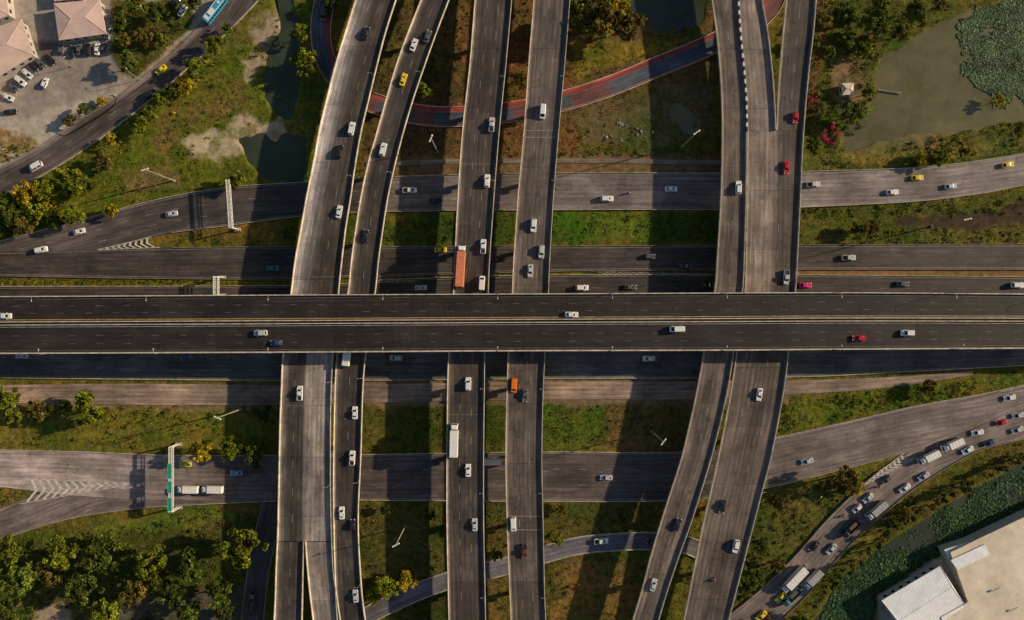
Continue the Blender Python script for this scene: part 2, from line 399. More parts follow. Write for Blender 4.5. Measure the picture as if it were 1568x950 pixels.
for sv in np.arange(10,D.s[-1],36):
    for u in (.2,.8):
        p=D.frac(sv,u); pier(mb,p,ZD,7,math.pi/2,1.1)
mb.obj('bridge_piers')
# ------------------------------------------------------------------ ground-level roads
G0=Road(*hrows([(-60,385,440),(0,370,423),(120,338,400),(240,306,362),(350,287,346),(470,279,331),(620,270,324),(850,265,322),(1100,265,321),(1225,263,318),(1400,257,309),(1500,246,297),(1568,235,284)]),.10,(120,200))
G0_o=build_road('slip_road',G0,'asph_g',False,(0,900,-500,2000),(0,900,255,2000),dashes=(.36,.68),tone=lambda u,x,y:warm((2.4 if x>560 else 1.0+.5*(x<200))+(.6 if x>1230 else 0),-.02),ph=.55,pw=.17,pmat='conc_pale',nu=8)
G1=Road(*hrows([(-100,388,421),(0,386,423),(240,380,427),(450,378,427),(850,377,416),(1100,376,414),(1225,375,413),(1568,374,413)]),.125,(200,200))
G1_o=build_road('highway',G1,'asph_g',False,(0,900,260,2000),True,dashes=(.33,.66),tone=lambda u,x,y:.85,ph=.5,pw=.15,nu=8,dm='line_d')
G1b=Road(*hrows([(-100,439,478),(450,437,478),(600,428,478),(850,421,478),(1225,421,478),(1568,424,478)]),.12,(200,200))
build_road('highway',G1b,'asph_g',False,True,True,dashes=(.35,.65),tone=lambda u,x,y:.75,ph=.5,pw=.2,nu=8,pmat='conc_pale',dm='line_d')
C1=Road(*hrows([(-100,510,578),(450,510,583),(850,510,580),(1200,508,578),(1400,508,569),(1568,505,560)]),.11,(200,200))
build_road('highway',C1,'asph_g',False,True,True,dashes=(.3,.55,.78),tone=lambda u,x,y:(1.35,1.65,1.75),ph=.5,pw=.22,nu=8,pmat='conc_pale')
G3=Road(*hrows([(430,697,766),(560,696,766),(830,692,768),(1040,692,766),(1170,673,748),(1300,645,716),(1400,622,692),(1500,604,674),(1568,589,664)]),.10,(0,200))
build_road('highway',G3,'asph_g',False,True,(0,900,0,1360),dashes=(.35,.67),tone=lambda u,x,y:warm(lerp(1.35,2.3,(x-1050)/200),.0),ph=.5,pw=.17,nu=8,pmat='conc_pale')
G3a=Road(*hrows([(-60,690,745),(0,689,746),(50,690,752),(130,692,760),(260,697,766),(431,697,766)]),.115,(200,0))
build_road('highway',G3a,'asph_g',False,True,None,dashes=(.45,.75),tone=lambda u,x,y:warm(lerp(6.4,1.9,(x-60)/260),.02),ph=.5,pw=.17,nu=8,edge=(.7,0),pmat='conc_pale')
G3b=Road([(-60,805),(0,780),(60,757),(130,742),(260,738),(431,738)],[(-60,850),(0,827),(100,796),(200,780),(300,773),(431,767)],.10,(200,0))
build_road('slip_road',G3b,'asph_g',False,None,True,dashes=(),tone=lambda u,x,y:warm(lerp(2.6,1.5,(x-100)/220),.02),ph=.5,pw=.17,nu=8,edge=(0,.7),pmat='conc_pale')
Q=Road([(1568,616),(1480,655),(1400,690),(1345,722),(1300,762),(1262,800),(1222,846),(1175,893),(1125,935),(1080,970)],[(1568,672),(1500,690),(1440,722),(1390,756),(1350,790),(1310,826),(1270,870),(1232,915),(1195,950),(1150,990)],.115,(160,120))
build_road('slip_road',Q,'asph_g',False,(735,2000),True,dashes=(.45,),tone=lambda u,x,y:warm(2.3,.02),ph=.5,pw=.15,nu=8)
G4=Road(*center([(520,985),(560,945),(600,924),(650,902),(700,885),(770,868),(840,847),(890,835),(950,830),(1000,829),(1060,838),(1100,868),(1125,915)],27),.105,(80,0))
build_road('loop_road',G4,'asph_g',False,True,True,dashes=(.5,),tone=lambda u,x,y:(1.9,2.2,2.8) ,ph=.3,pw=.3,nu=6,pmat='conc_pale',edge=(.5,.5))
def t5(u,x,y):
    if u<.24: return (4.6,.95,.85)
    if u>.86: return (3.4,.95,.85)
    g=math.sin(x*.05)+math.sin(x*.021+2)
    return (2.3,1.1,1.1) if g>.6 else (1.1,1.6,2.2)
G5=Road(*center([(505,-60),(497,0),(491,50),(500,95),(530,135),(580,161),(650,177),(720,178),(800,169),(870,153),(940,130),(1010,101),(1060,81),(1100,63),(1150,38),(1183,5),(1200,-50)],31),.10,(60,60))
build_road('loop_road',G5,'asph_g',False,True,True,tone=t5,ph=.35,pw=.25,nu=14,pmat='conc_pale',edge=(2.2,.8),edgemat=('line_d','line'))
G6=Road([(348,-30),(325,5),(295,50),(250,92),(190,140),(110,190),(40,235),(-60,285)],[(425,-30),(392,5),(350,48),(295,98),(232,152),(150,215),(75,263),(-20,315)],.10,(100,150))
build_road('street',G6,'asph_g',False,None,True,dashes=(.5,),tone=lambda u,x,y:warm(1.2+1.6*(u<.13),.02),ph=.15,pw=.25,nu=8,pmat='conc_pale')
G7=Road(*center([(424,760),(412,800),(400,850),(392,900),(386,960)],34),.095,(0,150))
build_road('street',G7,'asph_g',False,True,True,tone=lambda u,x,y:1.2,ph=.15,pw=.25,nu=6,edge=(0,0))
SV=Road(*hrows([(-60,590,617),(0,590,617),(200,588,620),(430,590,620),(600,588,616),(850,585,612),(1070,584,611),(1210,583,604),(1340,579,596),(1470,570,577),(1490,568,574)]),.09,(200,0))
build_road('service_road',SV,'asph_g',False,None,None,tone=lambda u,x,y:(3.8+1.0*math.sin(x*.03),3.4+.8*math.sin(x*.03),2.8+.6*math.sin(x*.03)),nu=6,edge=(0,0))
PT=Road(*hrows([(560,248,255),(700,244,251),(900,243,250),(1100,246,252),(1225,247,253)]),.08,(0,0))
build_road('footpath',PT,'conc_road',False,None,None,nu=2,edge=(0,0),tone=lambda u,x,y:.8)
def chevron(tip,a,b,n,z,name,skip=.12,k='line_b'):
    mb=MB(); T=W(*tip,z);A=W(*a,z);B=W(*b,z);Z=np.array([0,0,.012])
    M0=lambda t:T+((A+B)/2-T)*t
    for i in range(n):
        t=skip+(1-skip)*i/n; dt=(1-skip)/n*.40; sh=.07
        for E in (A,B):
            P=lambda t:T+(E-T)*t
            vs=[P(t)+Z,P(t+dt)+Z,M0(max(0,t+dt-sh))+Z,M0(max(0,t-sh))+Z]; mb.add(vs,[(0,1,2,3)],k)
    for E in(A,B):
        d=(E-T);d/=np.linalg.norm(d);nn=np.array([-d[1],d[0],0])*.12
        mb.add([T-nn+Z,T+nn+Z,E+nn+Z,E-nn+Z],[(0,1,2,3)],k)
    mb.obj(name)
chevron((148,383),(232,363),(245,379),9,.135,'gore_markings')
chevron((205,741),(38,733),(30,772),12,.125,'gore_markings')
chevron((1302,755),(1385,694),(1405,700),10,.125,'gore_markings',.3)
chevron((1090,419.5),(905,416),(905,423),16,.14,'gore_markings',k='line')
chevron((640,432),(575,425),(575,433),7,.14,'gore_markings',k='line')
# ------------------------------------------------------------------ ground terrain
class VN:
    def __init__(s,seed): s.g=np.random.default_rng(seed).random((257,257))
    def __call__(s,x,y):
        xi=np.floor(x).astype(int);yi=np.floor(y).astype(int);fx=x-xi;fy=y-yi
        fx=fx*fx*(3-2*fx);fy=fy*fy*(3-2*fy);a=xi%256;b=yi%256
        g=s.g;return (g[a,b]*(1-fx)+g[a+1,b]*fx)*(1-fy)+(g[a,b+1]*(1-fx)+g[a+1,b+1]*fx)*fy
vn=VN(3);vn2=VN(4)
def fbm(x,y,sc,v=vn,o=4):
    r=0;a=.5
    for i in range(o): r=r+a*v(x*sc*2**i+17*i,y*sc*2**i+5*i); a*=.5
    return r/(1-.5**o)
def pip(x,y,poly):
    c=np.zeros(x.shape,bool);P=np.array(poly,float);n=len(P)
    bx=(x>=P[:,0].min())&(x<=P[:,0].max())&(y>=P[:,1].min())&(y<=P[:,1].max())
    xs=x[bx];ys=y[bx];cc=np.zeros(xs.shape,bool)
    for i in range(n):
        x1,y1=P[i];x2,y2=P[(i+1)%n]
        if y1==y2: continue
        q=((y1>ys)!=(y2>ys)); cc^= q&(xs<(x2-x1)*(ys-y1)/(y2-y1)+x1)
    c[bx]=cc; return c
dx=.65
gx=np.concatenate([[-3000,-1500,-800,-450,-300,-240],np.arange(-215,215.1,dx),[240,300,450,800,1500,3000]])
gy=np.concatenate([[-3000,-1500,-800,-400,-250,-170],np.arange(-135,135.1,dx),[170,250,400,800,1500,3000]])
X,Y=np.meshgrid(gx,gy); nx,ny=len(gx),len(gy)
PX=784+X/S;PY=475-Y/S
wx=(fbm(X,Y,.12)-.5)*34+(fbm(X,Y,.6,vn2)-.5)*12; wy=(fbm(X+90,Y+40,.12,vn2)-.5)*34+(fbm(X+50,Y,.6)-.5)*12
col=np.zeros(X.shape+(3,)); vegm=np.ones(X.shape); dep=np.zeros(X.shape)
GR=(.085,.098,.016);GD=(.045,.060,.012);DRY=(.14,.105,.036);SOIL=(.065,.048,.030);TAN=(.34,.26,.16);PAVE=(.40,.34,.28);OLIVE=(.105,.092,.022)
f=fbm(X,Y,.03)[...,None]
col[:]=np.array(GR)*(1-f)+np.array(OLIVE)*f
patchn=np.clip((fbm(X,Y,.22,vn2,5)-.40)/.10,0,1)
def blur(m,n=1):
    for _ in range(n):
        p=np.pad(m,1,mode='edge'); m=(p[:-2,1:-1]+p[2:,1:-1]+p[1:-1,:-2]+p[1:-1,2:]+2*p[1:-1,1:-1])/6
    return m
def paint(poly,c,veg=1.0,warp=1.0,b=2,depth=0,strength=1.0,patchy=0):
    global vegm,dep,col
    m=blur(pip(PX+wx*warp,PY+wy*warp,poly).astype(float),b)*strength
    if patchy: m=m*(1-patchy+patchy*patchn)
    col=col*(1-m[...,None])+np.array(c)*m[...,None]; vegm=vegm*(1-m)+veg*m
    if depth: dep=np.maximum(dep,blur(m,3)*depth)
paint([(560,0),(1100,0),(1100,262),(560,262)],(.085,.068,.026))
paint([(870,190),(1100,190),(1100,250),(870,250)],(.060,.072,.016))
paint([(870,60),(1090,60),(1080,60),(900,120),(870,130)],(.13,.115,.022))
paint([(870,180),(1000,140),(1100,90),(1100,190),(1000,235),(890,220)],(.105,.090,.045),.6,patchy=.7)
paint([(560,110),(720,110),(720,240),(560,240)],(.065,.050,.024))
paint([(700,0),(880,0),(880,240),(700,240)],(.12,.072,.030))
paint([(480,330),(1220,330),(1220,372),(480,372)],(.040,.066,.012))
paint([(850,325),(1000,325),(1010,370),(850,372)],(.060,.105,.012))
paint([(240,345),(450,335),(450,377),(240,377)],(.12,.095,.022))
paint([(1220,318),(1568,300),(1600,372),(1220,372)],(.070,.082,.016))
paint([(1370,335),(1600,312),(1600,352),(1370,350)],(.050,.040,.026),.5)
paint([(0,622),(430,622),(430,692),(0,686)],(.10,.108,.018))
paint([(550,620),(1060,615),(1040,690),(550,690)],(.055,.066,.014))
paint([(780,620),(920,620),(920,690),(780,690)],(.055,.090,.012))
paint([(930,625),(1060,620),(1050,690),(930,690)],(.095,.076,.026))
paint([(1200,610),(1568,580),(1568,588),(1300,640),(1190,665)],(.070,.10,.012))
paint([(550,770),(1010,770),(1000,820),(850,830),(560,920)],(.060,.064,.018))
paint([(690,790),(980,860),(960,950),(840,950),(700,950)],(.085,.078,.024))
paint([(840,870),(960,855),(1000,850),(960,950),(850,950)],(.13,.094,.030),patchy=.5)
paint([(620,905),(700,890),(700,950),(600,950)],(.045,.05,.014))
paint([(1160,760),(1290,730),(1320,760),(1250,820),(1180,880),(1120,930)],(.060,.075,.016))
paint([(-200,-200),(330,-200),(335,0),(290,55),(245,95),(185,145),(110,195),(0,262),(-200,360)],PAVE,.0,.25)
paint([(-20,178),(110,160),(180,150),(110,205),(0,262),(-20,262)],(.50,.43,.35),0,.4)
paint([(60,95),(175,70),(190,110),(110,160),(20,180)],(.34,.29,.25),0,.5,3)
paint([(40,60),(95,66),(80,90),(60,92)],(.16,.13,.11),0,.5,3)
paint([(-10,200),(60,196),(50,232),(-10,250)],(.20,.16,.07),.8,.6,2,0,1,.7)
paint([(170,0),(300,0),(290,45),(250,85),(205,120),(180,105),(170,60)],(.075,.075,.018),1,.4)
paint([(395,0),(480,0),(480,280),(400,275),(300,290),(0,365),(0,310),(150,220),(290,105)],(.085,.105,.014),1,.3)
paint([(230,190),(300,150),(370,120),(380,160),(300,210),(240,240)],DRY,1,.9,3,0,.8,.6)
paint([(320,20),(400,10),(390,60),(330,90)],DRY,1,.9,3,0,.6,.7)
paint([(390,20),(432,20),(418,80),(392,125),(378,110),(388,60)],(.36,.29,.20),.1,1.1,2,0,1,.75)
paint([(285,212),(345,205),(370,172),(392,192),(440,185),(442,212),(380,232),(330,245),(292,236)],(.46,.37,.25),.1,1.1,2,0,1,.6)
paint([(180,270),(260,245),(280,290),(200,295)],(.14,.11,.045),.8,1,2,0,1,.5)
for p in ([(420,-20),(450,-20),(458,120),(448,190),(430,175),(405,150),(412,90),(430,50)],[(375,240),(440,210),(470,215),(465,275),(400,270)],[(365,215),(400,210),(420,225),(380,240)]):
    paint(p,(.06,.055,.035),.2,.7,2,1.5)
paint([(1020,168),(1035,160),(1075,190),(1070,205),(1048,202)],(.06,.055,.035),.2,.7,2,1.3)
paint([(960,0),(1085,0),(1080,35),(1000,45)],(.06,.055,.035),.2,.7,2,1.3)
paint([(1240,0),(1568,0),(1700,200),(1600,260),(1240,262)],(.065,.078,.016))
paint([(1225,0),(1270,0),(1260,120),(1230,160)],(.095,.068,.028))
paint([(1275,90),(1330,80),(1325,170),(1285,180)],(.17,.125,.07),.6,.8,2,0,1,.6)
PR=[(1410,50),(1470,25),(1700,-40),(1800,100),(1700,190),(1560,180),(1470,200),(1400,205),(1340,215),(1290,235),(1290,200),(1330,180),(1345,130),(1350,90)]
paint(PR,(.06,.055,.03),.2,.5,2,1.6)
paint([(1300,200),(1430,198),(1440,225),(1360,240),(1290,240)],(.18,.14,.07),.3,1,2,0,1,.5)
CAN=[(1800,600),(1568,712),(1500,748),(1420,796),(1350,842),(1285,895),(1245,960),(1245,1100),(1315,1100),(1338,950),(1342,912),(1440,848),(1568,783),(1800,690)]
paint([(1568,665),(1700,620),(1700,700),(1440,830),(1260,1000),(1190,960),(1270,880),(1400,765)],(.070,.072,.014))
paint(CAN,(.05,.05,.03),.2,.2,1,1.7)
paint([(1345,915),(1440,850),(1700,730),(1900,1200),(1350,1200)],(.40,.35,.28),0,.1)
paint([(0,832),(100,805),(360,785),(420,790),(380,960),(300,1000),(-100,1000)],(.056,.068,.016))
paint([(0,830),(250,785),(360,780),(365,800),(100,830)],(.085,.115,.018))
paint([(200,905),(380,900),(380,960),(180,960)],(.10,.088,.070),.3,1,2,0,1,.5)
paint([(50,930),(110,925),(115,960),(40,960)],(.34,.26,.17),.1)
paint([(-30,742),(0,745),(32,750),(25,770),(-10,785),(-40,790)],(.16,.12,.04),1,.2)
paint([(-100,425),(440,428),(440,436),(-100,437)],(.10,.10,.015),1,0,0)
paint([(1222,414),(1700,414),(1700,423),(1222,421)],(.24,.14,.065),.2,0,0)
paint([(-100,617),(430,620),(430,628),(-100,626)],(.19,.14,.07),.5,.5)
paint([(430,575),(1210,575),(1210,620),(430,620)],(.17,.125,.08),.4,.3)
paint([(560,240),(1100,236),(1100,264),(560,268)],(.15,.10,.055),.6,.3)
paint([(1225,240),(1568,215),(1568,232),(1225,260)],(.11,.11,.028),1,.3)
Zg=-.12-.25*fbm(X,Y,.25)-dep
far=(abs(X)>216)|(abs(Y)>136)
Zg[far]=-.4
V=np.stack([X,Y,Zg],-1).reshape(-1,3)
idx=np.arange(nx*ny).reshape(ny,nx)
Fq=np.stack([idx[:-1,:-1],idx[:-1,1:],idx[1:,1:],idx[1:,:-1]],-1).reshape(-1,4)
def np_mesh(name,V,Fq,mats,attr=None,smooth=True):
    me=bpy.data.meshes.new(name); me.vertices.add(len(V)); me.vertices.foreach_set('co',np.ascontiguousarray(V,dtype=np.float32).ravel())
    k=Fq.shape[1]; me.loops.add(Fq.size); me.loops.foreach_set('vertex_index',Fq.ravel().astype(np.int32))
    me.polygons.add(len(Fq)); me.polygons.foreach_set('loop_start',np.arange(0,Fq.size,k,dtype=np.int32))
    me.update(calc_edges=True)
    for m in mats: me.materials.append(m)
    if attr is not None:
        for nm,a in attr.items():
            if a.ndim==2:
                ca=me.color_attributes.new(nm,'FLOAT_COLOR','POINT'); ca.data.foreach_set('color',np.c_[a,np.ones(len(a))].astype(np.float32).ravel())
            else:
                fa=me.attributes.new(nm,'FLOAT','POINT'); fa.data.foreach_set('value',a.astype(np.float32))
    if smooth: me.polygons.foreach_set('use_smooth',np.ones(len(Fq),bool))
    me.validate(); return me
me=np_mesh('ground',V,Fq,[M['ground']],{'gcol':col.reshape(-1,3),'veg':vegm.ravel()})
go=bpy.data.objects.new('ground',me); coll.objects.link(go)
def pond(poly,mat,z=-.62,g=14):
    P=np.array(poly,float); c=P.mean(0); d=P-c; P=c+d*(1+g/np.maximum(1,np.linalg.norm(d,axis=1)))[:,None]
    mb=MB(); mb.add([W(p[0],p[1],0)+np.array([0,0,z]) for p in P],[tuple(range(len(P)-1,-1,-1))],mat); return mb.obj('pond_water')
pond([(420,-20),(450,-20),(458,120),(448,190),(430,175),(405,150),(412,90),(430,50)],'water_dark')
pond([(365,215),(400,205),(440,205),(470,212),(470,278),(395,275),(370,240)],'water_dark')
pond([(1010,160),(1040,150),(1085,185),(1075,215),(1035,210)],'water_mud')
pond([(960,0),(1085,0),(1080,35),(1000,45)],'water_dark')
pond(PR,'water_mud',g=16); pond(CAN,'water_dark',g=6)
# ------------------------------------------------------------------ vegetation
def leafquads(C,size,flat=0.35):
    n=len(C); a=rng.normal(size=(n,3)); a[:,2]*=flat; a/=np.linalg.norm(a,axis=1)[:,None]
    b=rng.normal(size=(n,3)); b-= (b*a).sum(1)[:,None]*a; b/=np.linalg.norm(b,axis=1)[:,None]
    s=size[:,None]; a=a*s; b=b*s*.75
    return np.stack([C-a-b*.3,C-b,C+a+b*.3,C+b],1).reshape(-1,3)
def tree_mesh(seed,h=8.0,R=5.0,ncl=34,per=80,leaf=.34,flat=.7):
    r=np.random.default_rng(seed); mb=MB(); th=h*.45
    mb.cone((0,0,-.6),(.15,.1,th),.32,.2,'bark',8)
    cl=[]
    ph=r.random()*6
    for i in range(ncl):
        a=r.random()*6.283; rr=math.sqrt(r.random())*R*.82*(1+.28*math.sin(3*a+ph)+.16*math.sin(5*a+ph*2)); zz=h*.62+ (r.random()*1.0-.35)*h*.42*math.sqrt(max(0.05,1-(rr/R)**2))
        cl.append((rr*math.cos(a),rr*math.sin(a),zz))
    for i in range(0,ncl,5):
        c=cl[i]; m=(c[0]*.45,c[1]*.45,th+(c[2]-th)*.35); mb.cone((.15,.1,th*.85),m,.15,.09,'bark',5); mb.cone(m,c,.09,.03,'bark',5)
    tv=mb.v;tf=mb.f
    Cs=[];tn=[]
    for c in cl:
        rad=r.uniform(.7,1.5)*R/5; d=r.normal(size=(per,3)); d/=np.linalg.norm(d,axis=1)[:,None]; d*=rad*(r.random((per,1))**.4)
        d[:,2]*=.75; Cs.append(np.array(c)+d)
        b=r.uniform(.4,1.6); tn.append(np.clip(b*(1+.3*r.normal(size=per)),.2,2.4))
    Cs=np.vstack(Cs);tn=np.concatenate(tn)
    V=leafquads(Cs,r.uniform(.6,1.4,len(Cs))*leaf,flat)
    me=bpy.data.meshes.new('tree'); n0=len(tv)
    F=tf+[tuple(n0+4*i+j for j in range(4)) for i in range(len(Cs))]
    me.from_pydata(tv+[tuple(p) for p in V],[],F); me.materials.append(M['bark']);me.materials.append(M['leaf'])
    me.polygons.foreach_set('material_index',[0]*len(tf)+[1]*len(Cs))
    ca=me.color_attributes.new('tone','FLOAT_COLOR','POINT'); tt=np.concatenate([np.ones(n0),np.repeat(tn,4)])
    hue=np.concatenate([np.ones(n0),np.repeat(r.uniform(.8,1.3,len(Cs)),4)])
    ca.data.foreach_set('color',np.stack([tt*hue,tt,tt*.9,np.ones(len(tt))],1).astype(np.float32).ravel()); me.update(); return me
TM=[tree_mesh(i,h=7.5+i*.5) for i in range(6)]
CON=[tree_mesh(20+i,h=9,R=1.7,ncl=26,per=50,leaf=.26) for i in range(2)]
cG=(.115,.155,.020);cD=(.075,.105,.018);cY=(.44,.36,.02);cL=(.20,.235,.018);cO=(.17,.14,.03)
TR=[(12,612,18,cL),(60,630,18,cO),(138,628,27,cL),(25,638,14,cL),(100,625,13,cG),(310,690,17,cY),(352,688,17,cL),(388,696,18,cG),(402,632,15,cD),
(375,835,32,cL),(32,885,27,cG),(92,845,26,cL),(155,850,27,cG),(232,862,26,cL),(292,868,26,cG),(130,900,26,cG),(205,905,22,cO),(335,908,22,cG),(18,842,20,cL),(262,908,21,cG),(80,890,20,cO),(15,935,22,cG),(165,935,20,cL),(290,935,18,cG),(130,832,12,cL),(195,842,12,cL),(345,940,14,cD),
(330,70,16,cL),(350,45,10,cG),(300,105,14,cL),(285,130,13,cY),(262,140,12,cG),(245,155,12,cL),(230,176,15,cL),(214,197,12,cL),(172,215,10,cY),(160,246,15,cO),(120,283,22,cL),(100,270,15,cL),(42,297,20,cY),(72,290,15,cL),(120,330,16,cL),(85,338,14,cG),(22,335,18,cG),(55,325,18,cL),(172,323,11,cY),(5,308,15,cG),(40,345,16,cO),(5,350,14,cG),(75,315,12,cY),
(200,97,17,cG),(240,20,17,cG),(210,8,16,cL),(270,40,12,cG),(185,30,14,cG),(222,55,14,cO),(250,62,11,cL),(300,5,12,cG),(190,62,12,cO),
(462,52,14,cL),(468,95,20,cL),(508,2,16,cG),(650,140,12,cL),(925,25,33,cO),(898,38,26,cO),(958,40,24,cO),(940,5,22,cY),(795,122,11,cY),(885,10,16,cG),(1345,8,16,cL),(1345,45,17,cG),(1378,52,14,cO),(1325,72,15,cL),(1440,240,15,cL),(1410,243,11,cY),(1475,232,10,cO),(1308,175,17,cG),(1330,142,12,cL),(1250,165,12,cO),(1245,222,12,cG),(1300,60,13,cG),(1268,82,12,cL),(1262,30,14,cO),(1400,15,14,cG),(1440,8,12,cO),(1530,154,9,cY),(1300,20,16,cG),(1245,62,13,cG),
(592,900,18,cL),(620,888,16,cY),(570,912,13,cL),(850,823,13,cL),(862,780,10,cO),(1290,735,24,cO),(1310,745,14,cY),(1190,772,18,cO),(1150,885,18,cG),(1140,905,14,cG),(1165,835,14,cD),(1190,865,12,cO),(1335,350,14,cO),(1310,352,10,cG),(1420,595,13,cO),(1155,770,10,cG),(440,355,10,cG),(365,275,14,cL),(355,285,10,cL),(130,168,10,cG),(105,185,9,cO),(155,155,8,cY),(1385,790,12,cO),(1360,800,10,cD),(1225,950,14,cG),(1180,955,12,cO),(760,850,9,cG),(960,790,9,cO),(660,790,9,cD),(590,780,9,cD)]
for i,(x,y,r,c) in enumerate(TR):
    sc=r*.25/5*1.04; k=random.uniform(.8,1.2)
    place('tree',TM[i%6],W(x,y,sc*5.0)*np.array([1,1,0]),random.random()*6.28,(sc,sc,sc*random.uniform(.9,1.15)),tuple(v*k for v in c))
rowp=cr([(1262,900),(1305,858),(1345,822),(1395,785),(1448,756),(1508,724),(1568,696)],8)
for i,p in enumerate(rowp):
    if random.random()<.85:
        sc=random.uniform(.45,.85); place('conical_tree',CON[i%2],W(p[0]+random.uniform(-5,5),p[1]+random.uniform(-5,5))-[0,0,.2],random.random()*6,sc,random.choice([cD,cO,cG]))
def on_road(x,y,pad=0):
    m=np.zeros(x.shape,bool)
    for P in ground_polys: m|=pip(x,y,P)
    return m
def scatter(polys,dens,rmin,rmax,cols,per,leaf,zb=-.25,gapn=.0,h=1.0):
    CC=[];TT=[];SS=[]
    for poly in polys:
        P=np.array(poly,float); a=P.min(0);b=P.max(0); area=(b-a).prod()*S*S; n=int(area*dens)
        x=rng.uniform(a[0],b[0],n);y=rng.uniform(a[1],b[1],n); ok=pip(x,y,P); x=x[ok];y=y[ok]
        wxs=(x-784)*S;wys=(475-y)*S; ok=~on_road(wxs,wys)
        if gapn: ok&= fbm(wxs,wys,.11,vn2,3)>gapn
        wxs=wxs[ok];wys=wys[ok]
        for cx,cy in zip(wxs,wys):
            r=rng.uniform(rmin,rmax); d=rng.normal(size=(per,3)); d/=np.linalg.norm(d,axis=1)[:,None]; d*=r*rng.random((per,1))**.4; d[:,2]=abs(d[:,2])*h
            CC.append(np.array([cx,cy,zb])+d); c=np.array(cols[rng.integers(len(cols))])*rng.uniform(.45,1.5)
            TT.append(c*np.clip(1+.3*rng.normal(size=(per,1)),.3,2)); SS.append(rng.uniform(.6,1.4,per)*leaf)
    return CC,TT,SS
def mass(name,parts):
    CC=np.vstack(sum([p[0] for p in parts],[]));TT=np.vstack(sum([p[1] for p in parts],[]));SS=np.concatenate(sum([p[2] for p in parts],[]))
    V=leafquads(CC,SS,.7); ok=np.repeat(~on_road(CC[:,0],CC[:,1]),4); V=V[ok]; TT=np.repeat(TT,4,axis=0)[ok]
    me=np_mesh(name,V,np.arange(len(V)).reshape(-1,4),[M['leafc']],{'tone':TT},False)
    o=bpy.data.objects.new(name,me); coll.objects.link(o); print(name,len(V)//4)
shr=[scatter([[(395,0),(480,0),(480,280),(400,275),(300,290),(0,365),(0,310),(150,220),(290,105)]],.05,.4,1.0,[cG,cL,cO],22,.22,gapn=.53),
 scatter([[(290,110),(350,60),(360,80),(300,135),(240,200),(170,250),(60,310),(0,350),(0,310),(150,222),(240,155)]],.16,.5,1.3,[cL,cG,cY,cO],26,.25,gapn=.47),
 scatter([[(1235,0),(1410,0),(1430,30),(1360,70),(1345,130),(1330,185),(1290,240),(1400,212),(1568,185),(1568,225),(1400,250),(1235,258)]],.13,.6,1.6,[cG,cD,cO,cL,cO],30,.27,gapn=.47),
 scatter([[(0,622),(425,622),(425,688),(0,684)]],.10,.4,1.2,[cG,cL,cO],24,.24,gapn=.48),
 scatter([[(0,832),(360,788),(420,792),(385,960),(0,960)]],.07,.6,1.6,[cG,cD,cO],28,.27,gapn=.45),
 scatter([[(250,362),(440,340),(445,374),(260,377)],[(750,325),(850,325),(1095,326),(1095,372),(590,374),(590,350)]],.10,.4,1.1,[cG,cD,cO],22,.22,gapn=.47),
 scatter([[(1228,320),(1568,300),(1568,328),(1380,332),(1228,335)],[(1228,350),(1568,352),(1568,370),(1228,370)]],.2,.5,1.4,[cG,cL,cO],24,.24,gapn=.40),
 scatter([[(840,622),(1055,618),(1040,688),(840,688)],[(560,625),(680,625),(680,690),(560,690)]],.10,.4,1.2,[cG,cD,cO],22,.22,gapn=.47),
 scatter([[(1200,612),(1568,580),(1568,588),(1300,640),(1190,662)]],.2,.5,1.4,[cG,cL,cO],24,.24,gapn=.42),
 scatter([[(1165,762),(1290,722),(1330,740),(1290,768),(1210,860),(1120,930)]],.12,.5,1.3,[cD,cG,cO],24,.24,gapn=.45),
 scatter([[(1568,675),(1568,704),(1440,768),(1345,832),(1235,950),(1210,950),(1300,850),(1400,768)]],.2,.4,1.1,[cD,cO,cG],24,.22,gapn=.42),
 scatter([[(550,770),(680,770),(680,880),(560,925)],[(840,772),(1010,772),(1000,815),(860,828)],[(840,862),(1000,850),(960,950),(840,950)],[(740,780),(776,780),(780,950),(744,950)],[(1020,850),(1060,860),(1080,900),(1040,940)]],.09,.4,1.2,[cD,cG,cL],22,.22,gapn=.43),
 scatter([[(870,190),(1100,190),(1100,240),(870,240)],[(560,10),(720,10),(710,150),(560,150)],[(870,0),(1090,0),(1090,60),(870,130)],[(770,0),(815,0),(800,230),(760,230)]],.08,.4,1.3,[cG,cO,cD],22,.22,gapn=.46)]
mass('shrub_mass',shr)
mass('median_hedge',[scatter([[(0,427),(325,429),(325,435),(0,435)]],1.0,.3,.6,[cG,cL,cO],16,.2),scatter([[(95,195),(160,150),(178,152),(172,165),(110,205),(92,208)],[(0,225),(50,218),(60,230),(0,250)],[(-5,748),(28,752),(18,768),(-5,778)]],.8,.35,.8,[cG,cO,cY],18,.2),
  scatter([[(60,832),(350,778),(355,788),(80,845)],[(700,232),(1095,232),(1095,240),(700,240)]],.25,.5,1.0,[cO,cG,cL],18,.22),scatter([[(1228,372),(1500,371),(1500,374),(1228,374)]],.8,.3,.6,[cO,cG],12,.2)])
mass('flowering_shrub',[scatter([[(1252,195),(1275,188),(1285,205),(1280,225),(1258,222)],[(1235,150),(1255,140),(1258,165),(1240,175)]],.8,.6,1.2,[(.66,.03,.18),(.5,.02,.12),(.09,.12,.02)],26,.24)])
n=150000
x=rng.uniform(-205,205,n);y=rng.uniform(-128,128,n)
ix=np.clip(np.searchsorted(gx,x),0,nx-1);iy=np.clip(np.searchsorted(gy,y),0,ny-1)
ok=(vegm[iy,ix]>.7)&(dep[iy,ix]<.1)&(~on_road(x,y))&(fbm(x,y,.15,vn,3)>.38); x=x[ok];y=y[ok];ix=ix[ok];iy=iy[ok]
